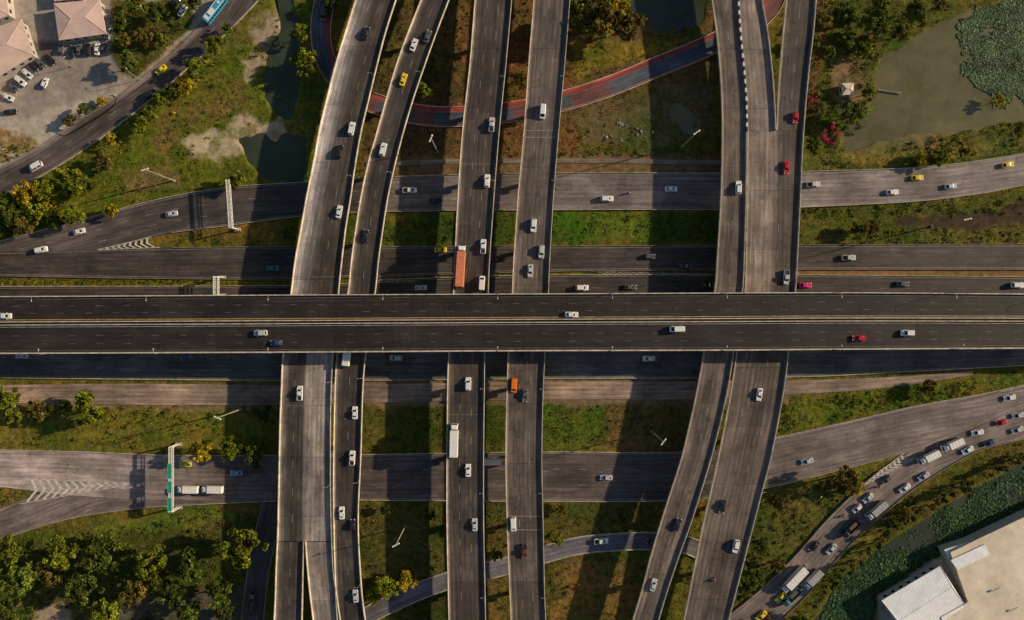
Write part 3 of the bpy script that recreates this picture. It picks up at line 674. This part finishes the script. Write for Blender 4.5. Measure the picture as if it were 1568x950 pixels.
C=np.stack([x,y,Zg[iy,ix]+.12],1); tn=col[iy,ix]*rng.uniform(.5,2.0,(len(x),1))*np.stack([rng.uniform(.9,1.5,len(x)),np.ones(len(x)),np.ones(len(x))],1)
V=leafquads(C,rng.uniform(.12,.34,len(x)),.8)
me=np_mesh('grass',V,np.arange(len(V)).reshape(-1,4),[M['leafc']],{'tone':np.repeat(tn,4,axis=0)},False)
o=bpy.data.objects.new('grass',me); coll.objects.link(o)
def lilies(name,poly,n,cols,gap,z=-.57,ns=.09):
    P=np.array(poly,float);a=P.min(0);b=P.max(0)
    x=rng.uniform(a[0],b[0],n);y=rng.uniform(a[1],b[1],n)
    jx=(fbm(x*S,y*S,.15,vn)-.5)*50;jy=(fbm(x*S+50,y*S,.15,vn2)-.5)*50
    ok=pip(x+jx*(gap>.3),y+jy*(gap>.3),P);x=(x[ok]-784)*S;y=(475-y[ok])*S
    g=fbm(x,y,ns,vn,4);ok=(g>gap+rng.uniform(-.10,.10,len(g))); x=x[ok];y=y[ok]
    r=rng.uniform(.16,.42,len(x)); a=np.arange(6)*math.pi/3
    V=np.zeros((len(x),6,3)); V[:,:,0]=x[:,None]+r[:,None]*np.cos(a);V[:,:,1]=y[:,None]+r[:,None]*np.sin(a)
    tilt=rng.normal(size=(len(x),2))*.25
    V[:,:,2]=z+rng.uniform(0,.25,(len(x),1))+(np.cos(a)*tilt[:,:1]+np.sin(a)*tilt[:,1:])*r[:,None]
    t=np.array(cols)[rng.integers(len(cols),size=len(x))]*rng.uniform(.4,1.6,(len(x),1))*(.35+1.3*fbm(x,y,.25,vn2,3))[:,None]
    me=np_mesh(name,V.reshape(-1,3),np.arange(len(x)*6).reshape(-1,6),[M['leafc']],{'tone':np.repeat(t,6,axis=0)},False)
    o=bpy.data.objects.new(name,me);coll.objects.link(o)
lilies('water_lilies',CAN[:-1]+[(1700,690)],110000,[(.055,.13,.04),(.08,.155,.04),(.035,.085,.035)],.32)
lilies('water_lilies',[(1475,30),(1510,0),(1600,-30),(1600,165),(1560,160),(1530,150),(1490,115),(1465,75)],42000,[(.15,.22,.10),(.19,.25,.12),(.09,.15,.06)],.33,ns=.16)
lilies('water_lilies',[(1520,140),(1550,140),(1545,165),(1522,168)],300,[(.2,.22,.05)],.2)
# ------------------------------------------------------------------ vehicles
def rr(x0,x1,b,z,r,n=3,zf=None,b2=None):
    pts=[];cx=[(x1-r,b-r,0),(x0+r,b-r,90),(x0+r,-b+r,180),(x1-r,-b+r,270)]
    for X,Yc,a0 in cx:
        for i in range(n):
            a=math.radians(a0+90*i/(n-1)); px=X+r*math.cos(a);py=Yc+r*math.sin(a)
            if b2 is not None:
                t=(px-x0)/(x1-x0); py*=1+(b2/b-1)*t
            pts.append((px,py,z+(zf(px) if zf else 0)))
    return pts
def wheels(mb,xs,b,r=.33,w=.24):
    for x in xs:
        for s in(-1,1):
            mb.cone((x,s*(b-w),r),(x,s*(b+.02),r),r,r,'rubber',12); mb.cone((x,s*(b+.02),r),(x,s*(b+.035),r),r*.55,r*.5,'steel',8)
pick=lambda j:'paint' if j%3!=2 else 'glass'
def car(L=4.6,b=.92,cab=(-1.6,1.05),roof=(-1.0,.35),zr=1.43,hood=.9,bw=.76,rw=.62,bed=False):
    mb=MB(); h=L/2
    zf=lambda x:-.16*max(0,(x-cab[1]+.1)/(h-cab[1]))**1.5-.05*max(0,(-x+cab[0])/h)
    mb.loft([rr(-h+.12,h-.15,b-.08,.22,.3),rr(-h+.02,h-.03,b-.01,.42,.38),rr(-h,h,b,.62,.45,b2=b*.97),rr(-h+.04,h-.06,b-.02,hood-.12,.5,zf=zf),rr(-h+.14,h-.2,b-.1,hood,.5,zf=zf)],'paint',True,bot=True)
    mb.loft([rr(cab[0],cab[1],bw,hood-.04,.16),rr((cab[0]+roof[0])/2,(cab[1]+roof[1])/2,(bw+rw)/2+.03,(hood+zr)/2,.16),rr(roof[0],roof[1],rw,zr-.03,.16)],'glass',False,pick=pick)
    mb.loft([rr(roof[0]-.05,roof[1]+.05,rw+.03,zr-.04,.18),rr(roof[0]+.02,roof[1]-.02,rw-.05,zr+.02,.18)],'paint',True)
    xm=(roof[0]+roof[1])/2
    for s in(-1,1):
        mb.box((xm,s*((bw+rw)/2+.045),(hood+zr)/2),(.1,.05,zr-hood-.05),'paint')
        mb.box((cab[1]-.25,s*(b+.08),hood+.08),(.16,.2,.13),'paint')
        mb.box((h-.13,s*(b*.68),.66),(.22,.36,.12),'lampw'); mb.box((-h+.07,s*(b*.72),.74),(.12,.3,.14),'lampred')
    mb.box((h-.03,0,.4),(.08,1.1,.14),'trim'); mb.box((-h+.02,0,.42),(.06,1.0,.14),'trim')
    mb.box((h-.01,0,.58),(.05,.7,.1),'trim')
    wheels(mb,(-h*.6,h*.61),b)
    if bed:
        x0,x1=-h+.1,cab[0]-.05
        mb.box(((x0+x1)/2,0,hood+.006),(x1-x0-.1,1.36,.02),'trim')
        for s in(-1,1): mb.box(((x0+x1)/2,s*.77,hood+.08),(x1-x0,.1,.2),'paint')
        mb.box((x0+.03,0,hood+.08),(.08,1.44,.2),'paint'); mb.box((x1,0,hood+.1),(.08,1.44,.24),'paint')
    return mb
VM={}
VM['sedan']=car().mesh('sedan')
VM['hatch']=car(L=4.0,b=.88,cab=(-1.85,.95),roof=(-1.4,.2),zr=1.5).mesh('hatchback')
VM['suv']=car(L=4.75,b=.97,cab=(-2.15,1.15),roof=(-1.8,.5),zr=1.8,hood=1.08,bw=.82,rw=.7).mesh('suv')
VM['pickup']=car(L=5.2,b=.95,cab=(-.85,1.35),roof=(-.65,.65),zr=1.75,hood=1.05,bw=.8,rw=.68,bed=True).mesh('pickup')
VM['van']=car(L=5.2,b=.97,cab=(-2.5,1.9),roof=(-2.35,1.15),zr=2.2,hood=1.1,bw=.88,rw=.8).mesh('van')
mb=car(); mb.box((-.3,0,1.5),(.2,.5,.14),'lampw'); VM['taxi']=mb.mesh('taxi')
def truck(Lb,cabk='paint',boxk='white',w=1.2,hb=3.4,trailer=False,openb=False):
    mb=MB(); Lc=2.0; L=Lb+Lc+.3; h=L/2
    mb.loft([rr(h-Lc,h,w-.12,.5,.2),rr(h-Lc,h,w-.08,1.4,.2)],cabk,False,bot=True)
    mb.loft([rr(h-Lc,h,w-.08,1.4,.2),rr(h-Lc+.1,h-.35,w-.2,2.35,.2)],'glass',False,pick=pick)
    mb.loft([rr(h-Lc+.07,h-.32,w-.17,2.34,.2),rr(h-Lc+.2,h-.5,w-.25,2.46,.2)],cabk,True)
    mb.loft([rr(h-Lc+.35,h-.7,w-.4,2.46,.1),rr(h-Lc+.25,h-1.3,w-.5,2.85,.1)],cabk,True)
    mb.box((-Lc/2-.1,0,.85),(L-.6,.9,.3),'trim')
    for s in(-1,1): mb.box((h-.4,s*(w+.1),1.7),(.15,.2,.5),'trim'); mb.box((h,s*.8,.8),(.06,.35,.18),'lampw')
    xb=-h+Lb/2
    if openb:
        mb.box((xb,0,1.15),(Lb,2*w,.2),'conc_dark')
        for s in(-1,1):
            mb.box((xb,s*(w-.05),1.7),(Lb,.1,1.0),boxk)
            mb.box((xb+s*(Lb/2-.05),0,1.7),(.1,2*w-.2,1.0),boxk)
        mb.box((xb,0,1.5),(Lb*.8,2*w-.5,.5),'bark',0,.7)
    else:
        mb.loft([rr(-h,-h+Lb,w,1.1,.06),rr(-h,-h+Lb,w,hb-.05,.06),rr(-h+.06,-h+Lb-.06,w-.06,hb,.06)],boxk,True,bot=True)
        for i in range(int(Lb/1.2)): mb.box((-h+.6+i*1.2,0,hb+.02),(.08,2*w-.3,.05),boxk)
    wheels(mb,(h-1.0,-h+.9,-h+2.1),w-.02,.48,.3)
    if trailer: wheels(mb,(h-3.2,-h+3.3),w-.02,.48,.3)
    return mb
M['orange']=simple('container_orange',(.70,.22,.10),.6,.15); M['boxw']=simple('box_white',(.80,.78,.74),.5,.12,1)
M['boxg']=simple('box_grey',(.38,.38,.37),.5,.2,1); M['bluep']=simple('blue_livery',(.03,.22,.45),.4,.1)
VM['trailer_truck']=truck(12.3,'paint','orange',1.4,3.7,True).mesh('trailer_truck')
VM['long_truck']=truck(9.2,'paint','boxw',1.35,3.6,True).mesh('long_truck')
VM['box_truck']=truck(5.4,'paint','boxw',1.15,3.0).mesh('box_truck')
VM['grey_truck']=truck(6.2,'paint','boxg',1.15,3.1).mesh('grey_truck')
VM['dump_truck']=truck(5.6,'paint','paint',1.15,3.0,openb=True).mesh('dump_truck')
def bus(stripe):
    mb=MB();h=5.6
    mb.loft([rr(-h,h,1.22,.45,.25),rr(-h,h,1.25,1.5,.25)],'paint',False,bot=True)
    mb.loft([rr(-h,h,1.25,1.5,.25),rr(-h+.05,h-.15,1.2,2.6,.25)],'glass',False)
    mb.loft([rr(-h,h-.1,1.23,2.6,.25),rr(-h+.05,h-.2,1.15,2.95,.25),rr(-h+.2,h-.4,.95,3.05,.25)],'paint',True)
    for i in range(9):
        for s in(-1,1): mb.box((-h+.9+i*1.2,s*1.235,2.05),(.12,.05,1.1),'paint')
    mb.box((-1.5,0,3.16),(2.6,1.5,.24),'boxw'); mb.box((2.8,0,3.1),(1.0,.9,.14),stripe); mb.box((-4.2,0,3.1),(1.2,1.4,.14),stripe)
    for s in(-1,1): mb.box((0,s*1.0,3.06),(9.6,.22,.05),stripe)
    wheels(mb,(h-2.2,-h+2.4),1.22,.48,.3); return mb.mesh('bus')
VM['bus']=bus('boxw'); VM['bus_o']=bus('orange')
NAME={'sedan':'sedan_car','hatch':'hatchback_car','suv':'suv_car','pickup':'pickup_truck','van':'van','taxi':'taxi','trailer_truck':'trailer_truck','long_truck':'cargo_truck','box_truck':'box_truck','grey_truck':'cargo_truck','dump_truck':'dump_truck','bus':'bus','bus_o':'bus'}
w_=(.88,.88,.87);si=(.56,.59,.62);dk=(.02,.022,.026);gy_=(.12,.125,.13);rd=(.60,.012,.03);bl=(.03,.08,.20);lb=(.20,.42,.58);ye=(.92,.66,.01);te=(.03,.20,.26);br=(.14,.06,.04);org=(.92,.22,.01);pk=(.80,.02,.20);gn=(.5,.6,.01)
def veh(r,lst,d):
    for v in lst:
        x,y,k,c=v[:4]; p=W(x,y,r.z)
        i=int(np.argmin(((r.C-p)[:,:2]**2).sum(1))); T=r.T[i]*d*(v[4] if len(v)>4 else 1)
        p[2]=r.z+.004
        place(NAME[k],VM[k],p,math.atan2(T[1],T[0])+random.uniform(-.025,.025),(1.05,1.10,1.05),tuple(a*random.uniform(.92,1.0) for a in c))
veh(E1,[(561,52,'sedan',dk),(539,198,'suv',w_),(521,233,'suv',dk),(520,325,'sedan',w_),(460,602,'pickup',w_)],-1)
veh(E2,[(634,70,'sedan',w_),(655,57,'sedan',gy_),(618,123,'taxi',ye),(587,230,'suv',w_),(560,362,'sedan',dk),(533,543,'box_truck',w_),(544,632,'sedan',w_),(540,701,'pickup',w_),(524,785,'sedan',w_),(541,803,'hatch',dk),(545,912,'sedan',si)],-1)
veh(E3,[(753,192,'pickup',si),(746,278,'suv',w_),(740,378,'pickup',w_),(738,434,'van',w_),(706,408,'trailer_truck',w_),(717,588,'suv',w_),(696,673,'long_truck',w_),(717,720,'sedan',w_),(727,803,'sedan',si)],-1)
veh(E4,[(831,172,'van',w_),(817,346,'suv',w_),(829,386,'suv',si),(812,415,'sedan',si),(787,590,'van',org),(804,605,'sedan',gy_),(786,802,'van',w_),(803,843,'pickup',br),(804,545,'sedan',dk)],1)
veh(E5,[(1130,288,'suv',w_),(1037,803,'sedan',dk),(1000,895,'sedan',si)],-1)
veh(E6,[(1203,257,'sedan',rd),(1203,425,'pickup',si),(1162,604,'sedan',w_),(1106,775,'sedan',dk),(1126,836,'suv',w_)],1); veh(E7,[(1217,181,'hatch',rd)],1)
veh(D,[(10,484,'sedan',w_),(875,482,'sedan',w_)],1); veh(D,[(400,510,'suv',si),(424,525,'hatch',bl),(1036,504,'van',w_),(1314,518,'sedan',rd),(1388,510,'suv',w_)],-1)
veh(G0,[(628,292,'pickup',w_),(668,308,'sedan',dk),(929,305,'suv',w_),(1027,290,'sedan',w_),(1244,283,'pickup',si),(1365,295,'sedan',w_),(1403,273,'taxi',ye),(1454,286,'sedan',si),(1541,253,'taxi',ye),(264,328,'sedan',si),(123,355,'sedan',w_),(65,383,'suv',w_)],1)
veh(G1,[(418,411,'sedan',te),(675,383,'taxi',ye),(1048,408,'sedan',dk),(995,393,'hatch',gy_),(1298,395,'pickup',si)],1)
veh(G1b,[(645,441,'sedan',si),(891,441,'suv',w_),(965,440,'sedan',gy_),(1083,437,'sedan',dk),(1232,437,'sedan',pk),(1381,435,'sedan',gy_),(1556,437,'suv',w_)],1)
veh(C1,[(288,546,'sedan',bl),(607,548,'suv',si),(993,549,'sedan',w_),(35,545,'sedan',si)],-1)
veh(G3a,[(285,711,'taxi',gn),(363,724,'sedan',lb),(291,748,'box_truck',w_),(328,748,'box_truck',w_)],-1)
veh(G3,[(753,706,'bus_o',w_),(928,731,'sedan',si),(1235,706,'sedan',si),(1544,609,'sedan',w_),(1557,636,'sedan',si),(1531,647,'hatch',rd),(1495,662,'sedan',w_)],-1)
veh(Q,[(1480,689,'sedan',w_),(1454,680,'box_truck',w_),(1418,699,'box_truck',w_),(1513,678,'hatch',bl),(1556,658,'sedan',si),(1413,729,'sedan',si),(1384,747,'sedan',w_),(1356,734,'hatch',gy_),(1328,762,'sedan',si),(1338,780,'grey_truck',w_),(1300,808,'dump_truck',dk),(1272,840,'sedan',si),(1246,836,'sedan',dk),(1212,885,'long_truck',w_),(1241,885,'grey_truck',lb),(1195,914,'taxi',ye),(1210,912,'dump_truck',te),(1165,942,'taxi',ye),(1311,778,'hatch',w_)],1)
veh(G4,[(920,828,'pickup',w_)],1);veh(G4,[(1000,829,'sedan',dk)],-1); veh(G7,[(388,922,'dump_truck',gy_)],-1)
veh(G6,[(332,18,'bus',(.04,.38,.70),-1),(248,108,'taxi',ye),(232,145,'suv',dk,-1),(57,256,'van',w_)],1); veh(G5,[(497,22,'van',gy_)],1)
for x,y,k,c,a in [(14,150,'sedan',w_,-.4),(33,125,'suv',w_,-.7),(43,114,'sedan',w_,-.7),(52,104,'hatch',dk,-.8),(63,98,'sedan',gy_,-.7),(70,128,'hatch',w_,1.2),(18,172,'sedan',dk,.1),(122,76,'sedan',gy_,1.5),(136,77,'suv',dk,1.6),(150,76,'sedan',w_,1.5),(160,73,'hatch',gy_,1.5),(168,50,'pickup',si,1.2),(78,92,'sedan',dk,-.7),(95,76,'hatch',gy_,1.5),(112,80,'sedan',dk,1.4),(22,135,'hatch',gy_,-.6),(280,18,'sedan',w_,1.0),(270,5,'hatch',dk,.9)]:
    p=W(x,y);p[2]=-.2; place('parked_car',VM[k],p,a,1.05,c)
def moto():
    mb=MB()
    for x in(-.65,.65): mb.cone((x,-.06,.3),(x,.06,.3),.3,.3,'rubber',12)
    mb.loft([rr(-.7,.6,.13,.45,.08),rr(-.75,.55,.18,.75,.1),rr(-.6,.3,.12,.88,.08)],'paint',True,bot=True)
    mb.box((.5,0,1.0),(.08,.7,.06),'trim')
    mb.cone((-.2,0,.85),(-.05,0,1.42),.2,.24,'bluep',10); mb.cone((-.05,0,1.42),(-.02,0,1.55),.1,.09,'bark',8); mb.cone((-.02,0,1.5),(0,0,1.78),.15,.1,'lampw',10)
    for s in(-1,1):
        mb.cone((-.05,s*.24,1.38),(.2,s*.32,1.1),.07,.055,'bluep',6);mb.cone((.2,s*.32,1.1),(.5,s*.3,1.05),.055,.04,'bark',6)
        mb.cone((-.2,s*.12,.88),(.25,s*.22,.8),.11,.08,'trim',6);mb.cone((.25,s*.22,.8),(.05,s*.2,.35),.08,.05,'trim',6)
    return mb.mesh('motorcycle')
mm=moto()
for r,x,y,d in((G0,963,296,1),(G0,852,289,1),(Q,1290,790,1),(Q,1318,748,1),(Q,1345,745,1),(E6,1093,887,1),(G1,760,398,1)):
    p=W(x,y,r.z);i=int(np.argmin(((r.C-p)[:,:2]**2).sum(1)));T=r.T[i]*d; place('motorcycle',mm,p,math.atan2(T[1],T[0]),1,rd)
# ------------------------------------------------------------------ lamps, gantries
def mast(h=22):
    mb=MB(); mb.cone((0,0,-.5),(0,0,h),.27,.13,'conc',10); mb.cone((0,0,-.4),(0,0,.3),.6,.5,'conc',10)
    for a in (0,math.pi):
        c,s=math.cos(a),math.sin(a); mb.cone((0,0,h-.2),(c*.8,s*.8,h+.15),.08,.06,'steel',6)
        mb.box((c*1.0,s*1.0,h+.15),(.9,.5,.2),'white',a,.8)
    mb.box((0,0,h+.05),(.5,.5,.25),'white'); return mb.mesh('high_mast_lamp')
MM=mast()
for x,y,a in((222,260,.3),(1067,203,.6),(660,212,1.2),(1016,677,.9),(606,835,.5),(333,640,-.4),(1482,336,.2)):
    p=W(x,y,22);p[2]=0;place('high_mast_lamp',MM,p,a)
def slamp(h=8,arm=1.8):
    mb=MB(); mb.cone((0,0,0),(0,0,h*.9),.11,.08,'steel',8); mb.cone((0,0,h*.9),(arm*.4,0,h),.08,.06,'steel',6); mb.cone((arm*.4,0,h),(arm,0,h+.05),.06,.05,'steel',6)
    mb.box((arm+.25,0,h+.03),(.7,.3,.14),'white',0,.8); mb.box((0,0,.15),(.4,.4,.3),'steel'); return mb.mesh('street_lamp')
SL=slamp()
for x in range(-100,1700,172):
    for u,a in((0,-math.pi/2),(1,math.pi/2)):
        p=W(x+(0 if u==0 else 4),495,ZD); i=int(np.argmin(abs(D.C[:,0]-p[0]))); q=(D.L[i]+D.N[i]*.15) if u==0 else (D.R[i]-D.N[i]*.15); q=q.copy();q[2]=ZD+.9
        place('street_lamp',SL,q,a,.8)
for r in(E3,E4,E1,E2,E6):
    for sv in np.arange(20,r.s[-1],38):
        q=r.at(sv,-.15); i=int(np.argmin(abs(r.s-sv)))
        if abs(q[1])<16: continue
        q[2]=ZE+.9; place('street_lamp',SL,q,math.atan2(-r.N[i][1],-r.N[i][0]),.55)
for x,y,a in((110,102,.4),(235,30,2),(20,240,.5),(215,122,2.2),(1530,600,2),(1240,760,1),(178,60,.4)):
    p=W(x,y);p[2]=0; place('street_lamp',SL,p,a,1.0)
def gantry(x0,y0,x1,y1,h,signs,name='sign_gantry',w=1.1,sh=2.2):
    A=W(x0,y0,h);B=W(x1,y1,h); mb=MB();d=B-A;L=np.linalg.norm(d);a=math.atan2(d[1],d[0]);n=np.array([-d[1],d[0],0])/L;u=d/L
    for s in(-1,1):
        for z in(0,1.3): mb.box((A+B)/2+n*s*w/2+Zv*(z-.65),(L,.2,.2),'white',a)
    m=int(L/1.5)
    for i in range(m):
        p=A+u*(i*L/m);q=A+u*((i+1)*L/m); s=1 if i%2 else -1
        mb.cone(p+n*s*w/2+Zv*.6,q-n*s*w/2+Zv*.6,.07,.07,'white',5); mb.cone(p+n*w/2-Zv*.6,q+n*w/2+Zv*.6,.06,.06,'white',5); mb.cone(p-n*w/2-Zv*.6,q-n*w/2+Zv*.6,.06,.06,'white',5)
    mb.box((A+B)/2+Zv*.67,(L,.4,.04),'conc_pale',a)
    for P in(A,B):
        for s in(-1,1): mb.cone((P[0]+n[0]*s*w/2,P[1]+n[1]*s*w/2,-.5),P+n*s*w/2+Zv*.6,.22,.18,'white',8)
        mb.box((P[0],P[1],.2),(1.4,w+1.2,.9),'conc',a)
    for t0,t1 in signs:
        sd_=-1
        c=A+u*L*(t0+t1)/2+n*sd_*(w/2+.3); mb.box(c,(L*(t1-t0),.14,sh),'green_sign',a)
        mb.box(c+n*sd_*.08,(L*(t1-t0)-.3,.02,sh-.2),'white',a); mb.box(c+n*sd_*.10,(L*(t1-t0)-.5,.02,sh-.4),'green_sign',a)
        for j in range(3): mb.box(c+n*sd_*.12+Zv*(.5-.45*j),(L*(t1-t0)*.5,.02,.16),'white',a)
        mb.box(A+u*L*(t0+t1)/2+Zv*.75,(L*(t1-t0),w*1.1,.06),'green_sign',a)
    mb.obj(name)
gantry(349,276,354,349,6.5,())
gantry(262,685,262,784,6.5,((.25,.48),(.52,.7),(.78,.98)))
gantry(331,424,331,452,6,(),w=1.6)
def house(name,poly,z,hw,hr,mat,ridge=.35):
    mb=MB(); P=np.array([W(x,y)[:2] for x,y in poly]); c=P.mean(0)
    if ((P[1]-P[0])[0]*(P[2]-P[1])[1]-(P[1]-P[0])[1]*(P[2]-P[1])[0])<0: P=P[::-1]
    walls=[(*p,z) for p in (c+(P-c)*.93)]+[(*p,hw) for p in (c+(P-c)*.93)]
    mb.add(walls,[(i,(i+1)%4,4+(i+1)%4,4+i) for i in range(4)],'wall')
    for i in range(4):
        a=Vector((*(c+(P[i]-c)*.93),0));b=Vector((*(c+(P[(i+1)%4]-c)*.93),0));d=b-a;L=d.length;ang=math.atan2(d.y,d.x);nn=Vector((d.y,-d.x,0)).normalized()
        k=max(1,int(L/3.2))
        for j in range(k):
            p=a+d*((j+.5)/k)+nn*.03
            mb.box((p.x,p.y,z+(hw-z)*.55),(1.3,.08,1.2),'glass',ang); mb.box((p.x,p.y,z+(hw-z)*.55-.7),(1.6,.2,.1),'wall',ang)
    e=[P[i] for i in range(4)]
    l0=np.linalg.norm(e[1]-e[0]);l1=np.linalg.norm(e[2]-e[1])
    if l0<l1: e=e[1:]+e[:1]
    m1=(e[0]+e[3])/2;m2=(e[1]+e[2])/2;dd=(m2-m1); r1=m1+dd*ridge;r2=m2-dd*ridge
    vs=[(*p,hw) for p in e]+[(*r1,hw+hr),(*r2,hw+hr)]+[(*p,hw-.25) for p in e]
    mb.add(vs,[(0,1,5,4),(1,2,5),(2,3,4,5),(3,0,4),(6,7,1,0),(7,8,2,1),(8,9,3,2),(9,6,0,3),(9,8,7,6)],mat)
    for p,q in (((*r1,hw+hr),(*r2,hw+hr)),)+tuple(((*e[i],hw),(*(r1 if i in(0,3) else r2),hw+hr)) for i in range(4)):
        mb.cone(np.array(p)+Zv*.03,np.array(q)+Zv*.03,.09,.09,mat,5)
    mb.obj(name)
house('house',[(92,12),(162,6),(172,58),(100,68)],-.4,4,1.0,'roof_pink')
house('house',[(-40,62),(44,36),(62,90),(-20,140)],-.4,4,1.2,'roof_pink')
house('house',[(-60,10),(20,-20),(26,30),(-40,60)],-.4,4.5,1.1,'roof_pink')
house('house',[(88,-30),(128,-34),(132,4),(92,8)],-.4,3.5,.9,'roof_pink')
house('house',[(-40,120),(-8,115),(0,160),(-30,165)],-.4,3.5,.9,'roof_pink')
house('hut',[(1284,131),(1302,130),(1303,148),(1285,149)],-.4,2.6,.5,'roof_beige')
house('warehouse',[(1340,912),(1428,860),(1466,920),(1385,975)],-.4,5,.5,'roof_white',.02)
mb=MB()
def prism(mb,P,z0,z1,k,kt):
    b=[W(x,y,z1)*[1,1,0] for x,y in P]; n=len(P)
    mb.add([p+Zv*z0 for p in b]+[p+Zv*z1 for p in b],[(i,(i+1)%n,n+(i+1)%n,n+i) for i in range(n)]+[tuple(range(n,2*n))],[k]*n+[kt]); return b
hz=5
P=[(1455,846),(1568,792),(1700,730),(1800,1000),(1500,1050),(1440,945),(1482,922)]
b=prism(mb,P,-.4,hz,'wall','roof_beige')
for i in range(len(b)):
    a=b[i];c=b[(i+1)%len(b)];d=c-a;L=np.linalg.norm(d);mb.box((a+c)/2+Zv*(hz+.15),(L,.25,.3),'conc_pale',math.atan2(d[1],d[0]))
for x,y,s in((1517,905,.7),(1545,935,.6)):
    mb.box(W(x,y,hz)+Zv*s*.35,(s*1.4,s,s*.7),'boxg',.4); mb.cone(W(x+3,y,hz)+Zv*s*.5,W(x+14,y-5,hz)+Zv*.2,.1,.1,'steel',6)
prism(mb,[(1446,842),(1508,822),(1512,832),(1452,856)],-.4,4.2,'wall','roof_white')
prism(mb,[(1456,858),(1508,834),(1515,850),(1466,873)],-.4,5.4,'wall','roof_white')
mb.obj('flat_roof_building')
mb=MB(); 
for i in range(9):
    p=W(1342+i*4.6,137+i*.7);mb.box((p[0],p[1],-.1),(1.05,.8,.12),'conc_dark',.1);
    if i%2==0: mb.cone((p[0],p[1],-2),(p[0],p[1],-.1),.1,.1,'bark',6)
mb.obj('wooden_jetty')
mb=MB()
isl=cr([(88,205),(95,190),(130,165),(165,146),(178,150),(168,168),(130,192),(100,208),(88,205)],5)
for i in range(len(isl)-1):
    a=W(*isl[i]);c=W(*isl[i+1]);d=c-a;L=np.linalg.norm(d)
    if L>.05: mb.box((a+c)/2+Zv*-.1,(L+.1,.35,.4),'conc_pale',math.atan2(d[1],d[0]))
mb.obj('kerbed_island')
mb=MB()
for i in range(22):
    x,y=random.choice([(938,208),(958,188),(985,205)]); x+=random.gauss(0,8);y+=random.gauss(0,4);s=random.uniform(.4,1.5)
    mb.box(W(x,y)+Zv*(-.1),(s,s*random.uniform(.4,1),s*.3),random.choice(['conc','conc_dark','wall']),random.random()*3,.8)
mb.obj('rubble')
# ------------------------------------------------------------------ light, world, camera
el=math.radians(22);az=math.radians(14)
sd=Vector((math.cos(az)*math.cos(el),math.sin(az)*math.cos(el),math.sin(el)))
sun=bpy.data.lights.new('sun','SUN');sun.energy=5.0;sun.angle=math.radians(.8);sun.color=(1,.81,.56)
so=bpy.data.objects.new('sun',sun);so.rotation_euler=sd.to_track_quat('Z','Y').to_euler();coll.objects.link(so)
wd=bpy.data.worlds.new('World');scene.world=wd;wd.use_nodes=True
nt=wd.node_tree;sk=nt.nodes.new('ShaderNodeTexSky');sk.sky_type='NISHITA';sk.sun_disc=False;sk.sun_elevation=el;sk.sun_rotation=math.pi/2-az
nt.links.new(sk.outputs[0],nt.nodes['Background'].inputs[0]);nt.nodes['Background'].inputs[1].default_value=.075
cam=bpy.data.cameras.new('camera');cam.lens=36*H/(1568*S);cam.sensor_width=36;cam.clip_end=6000;cam.clip_start=1
co=bpy.data.objects.new('camera',cam);co.location=(0,0,H);coll.objects.link(co);scene.camera=co
scene.view_settings.view_transform='Standard';scene.view_settings.look='None';scene.view_settings.exposure=0
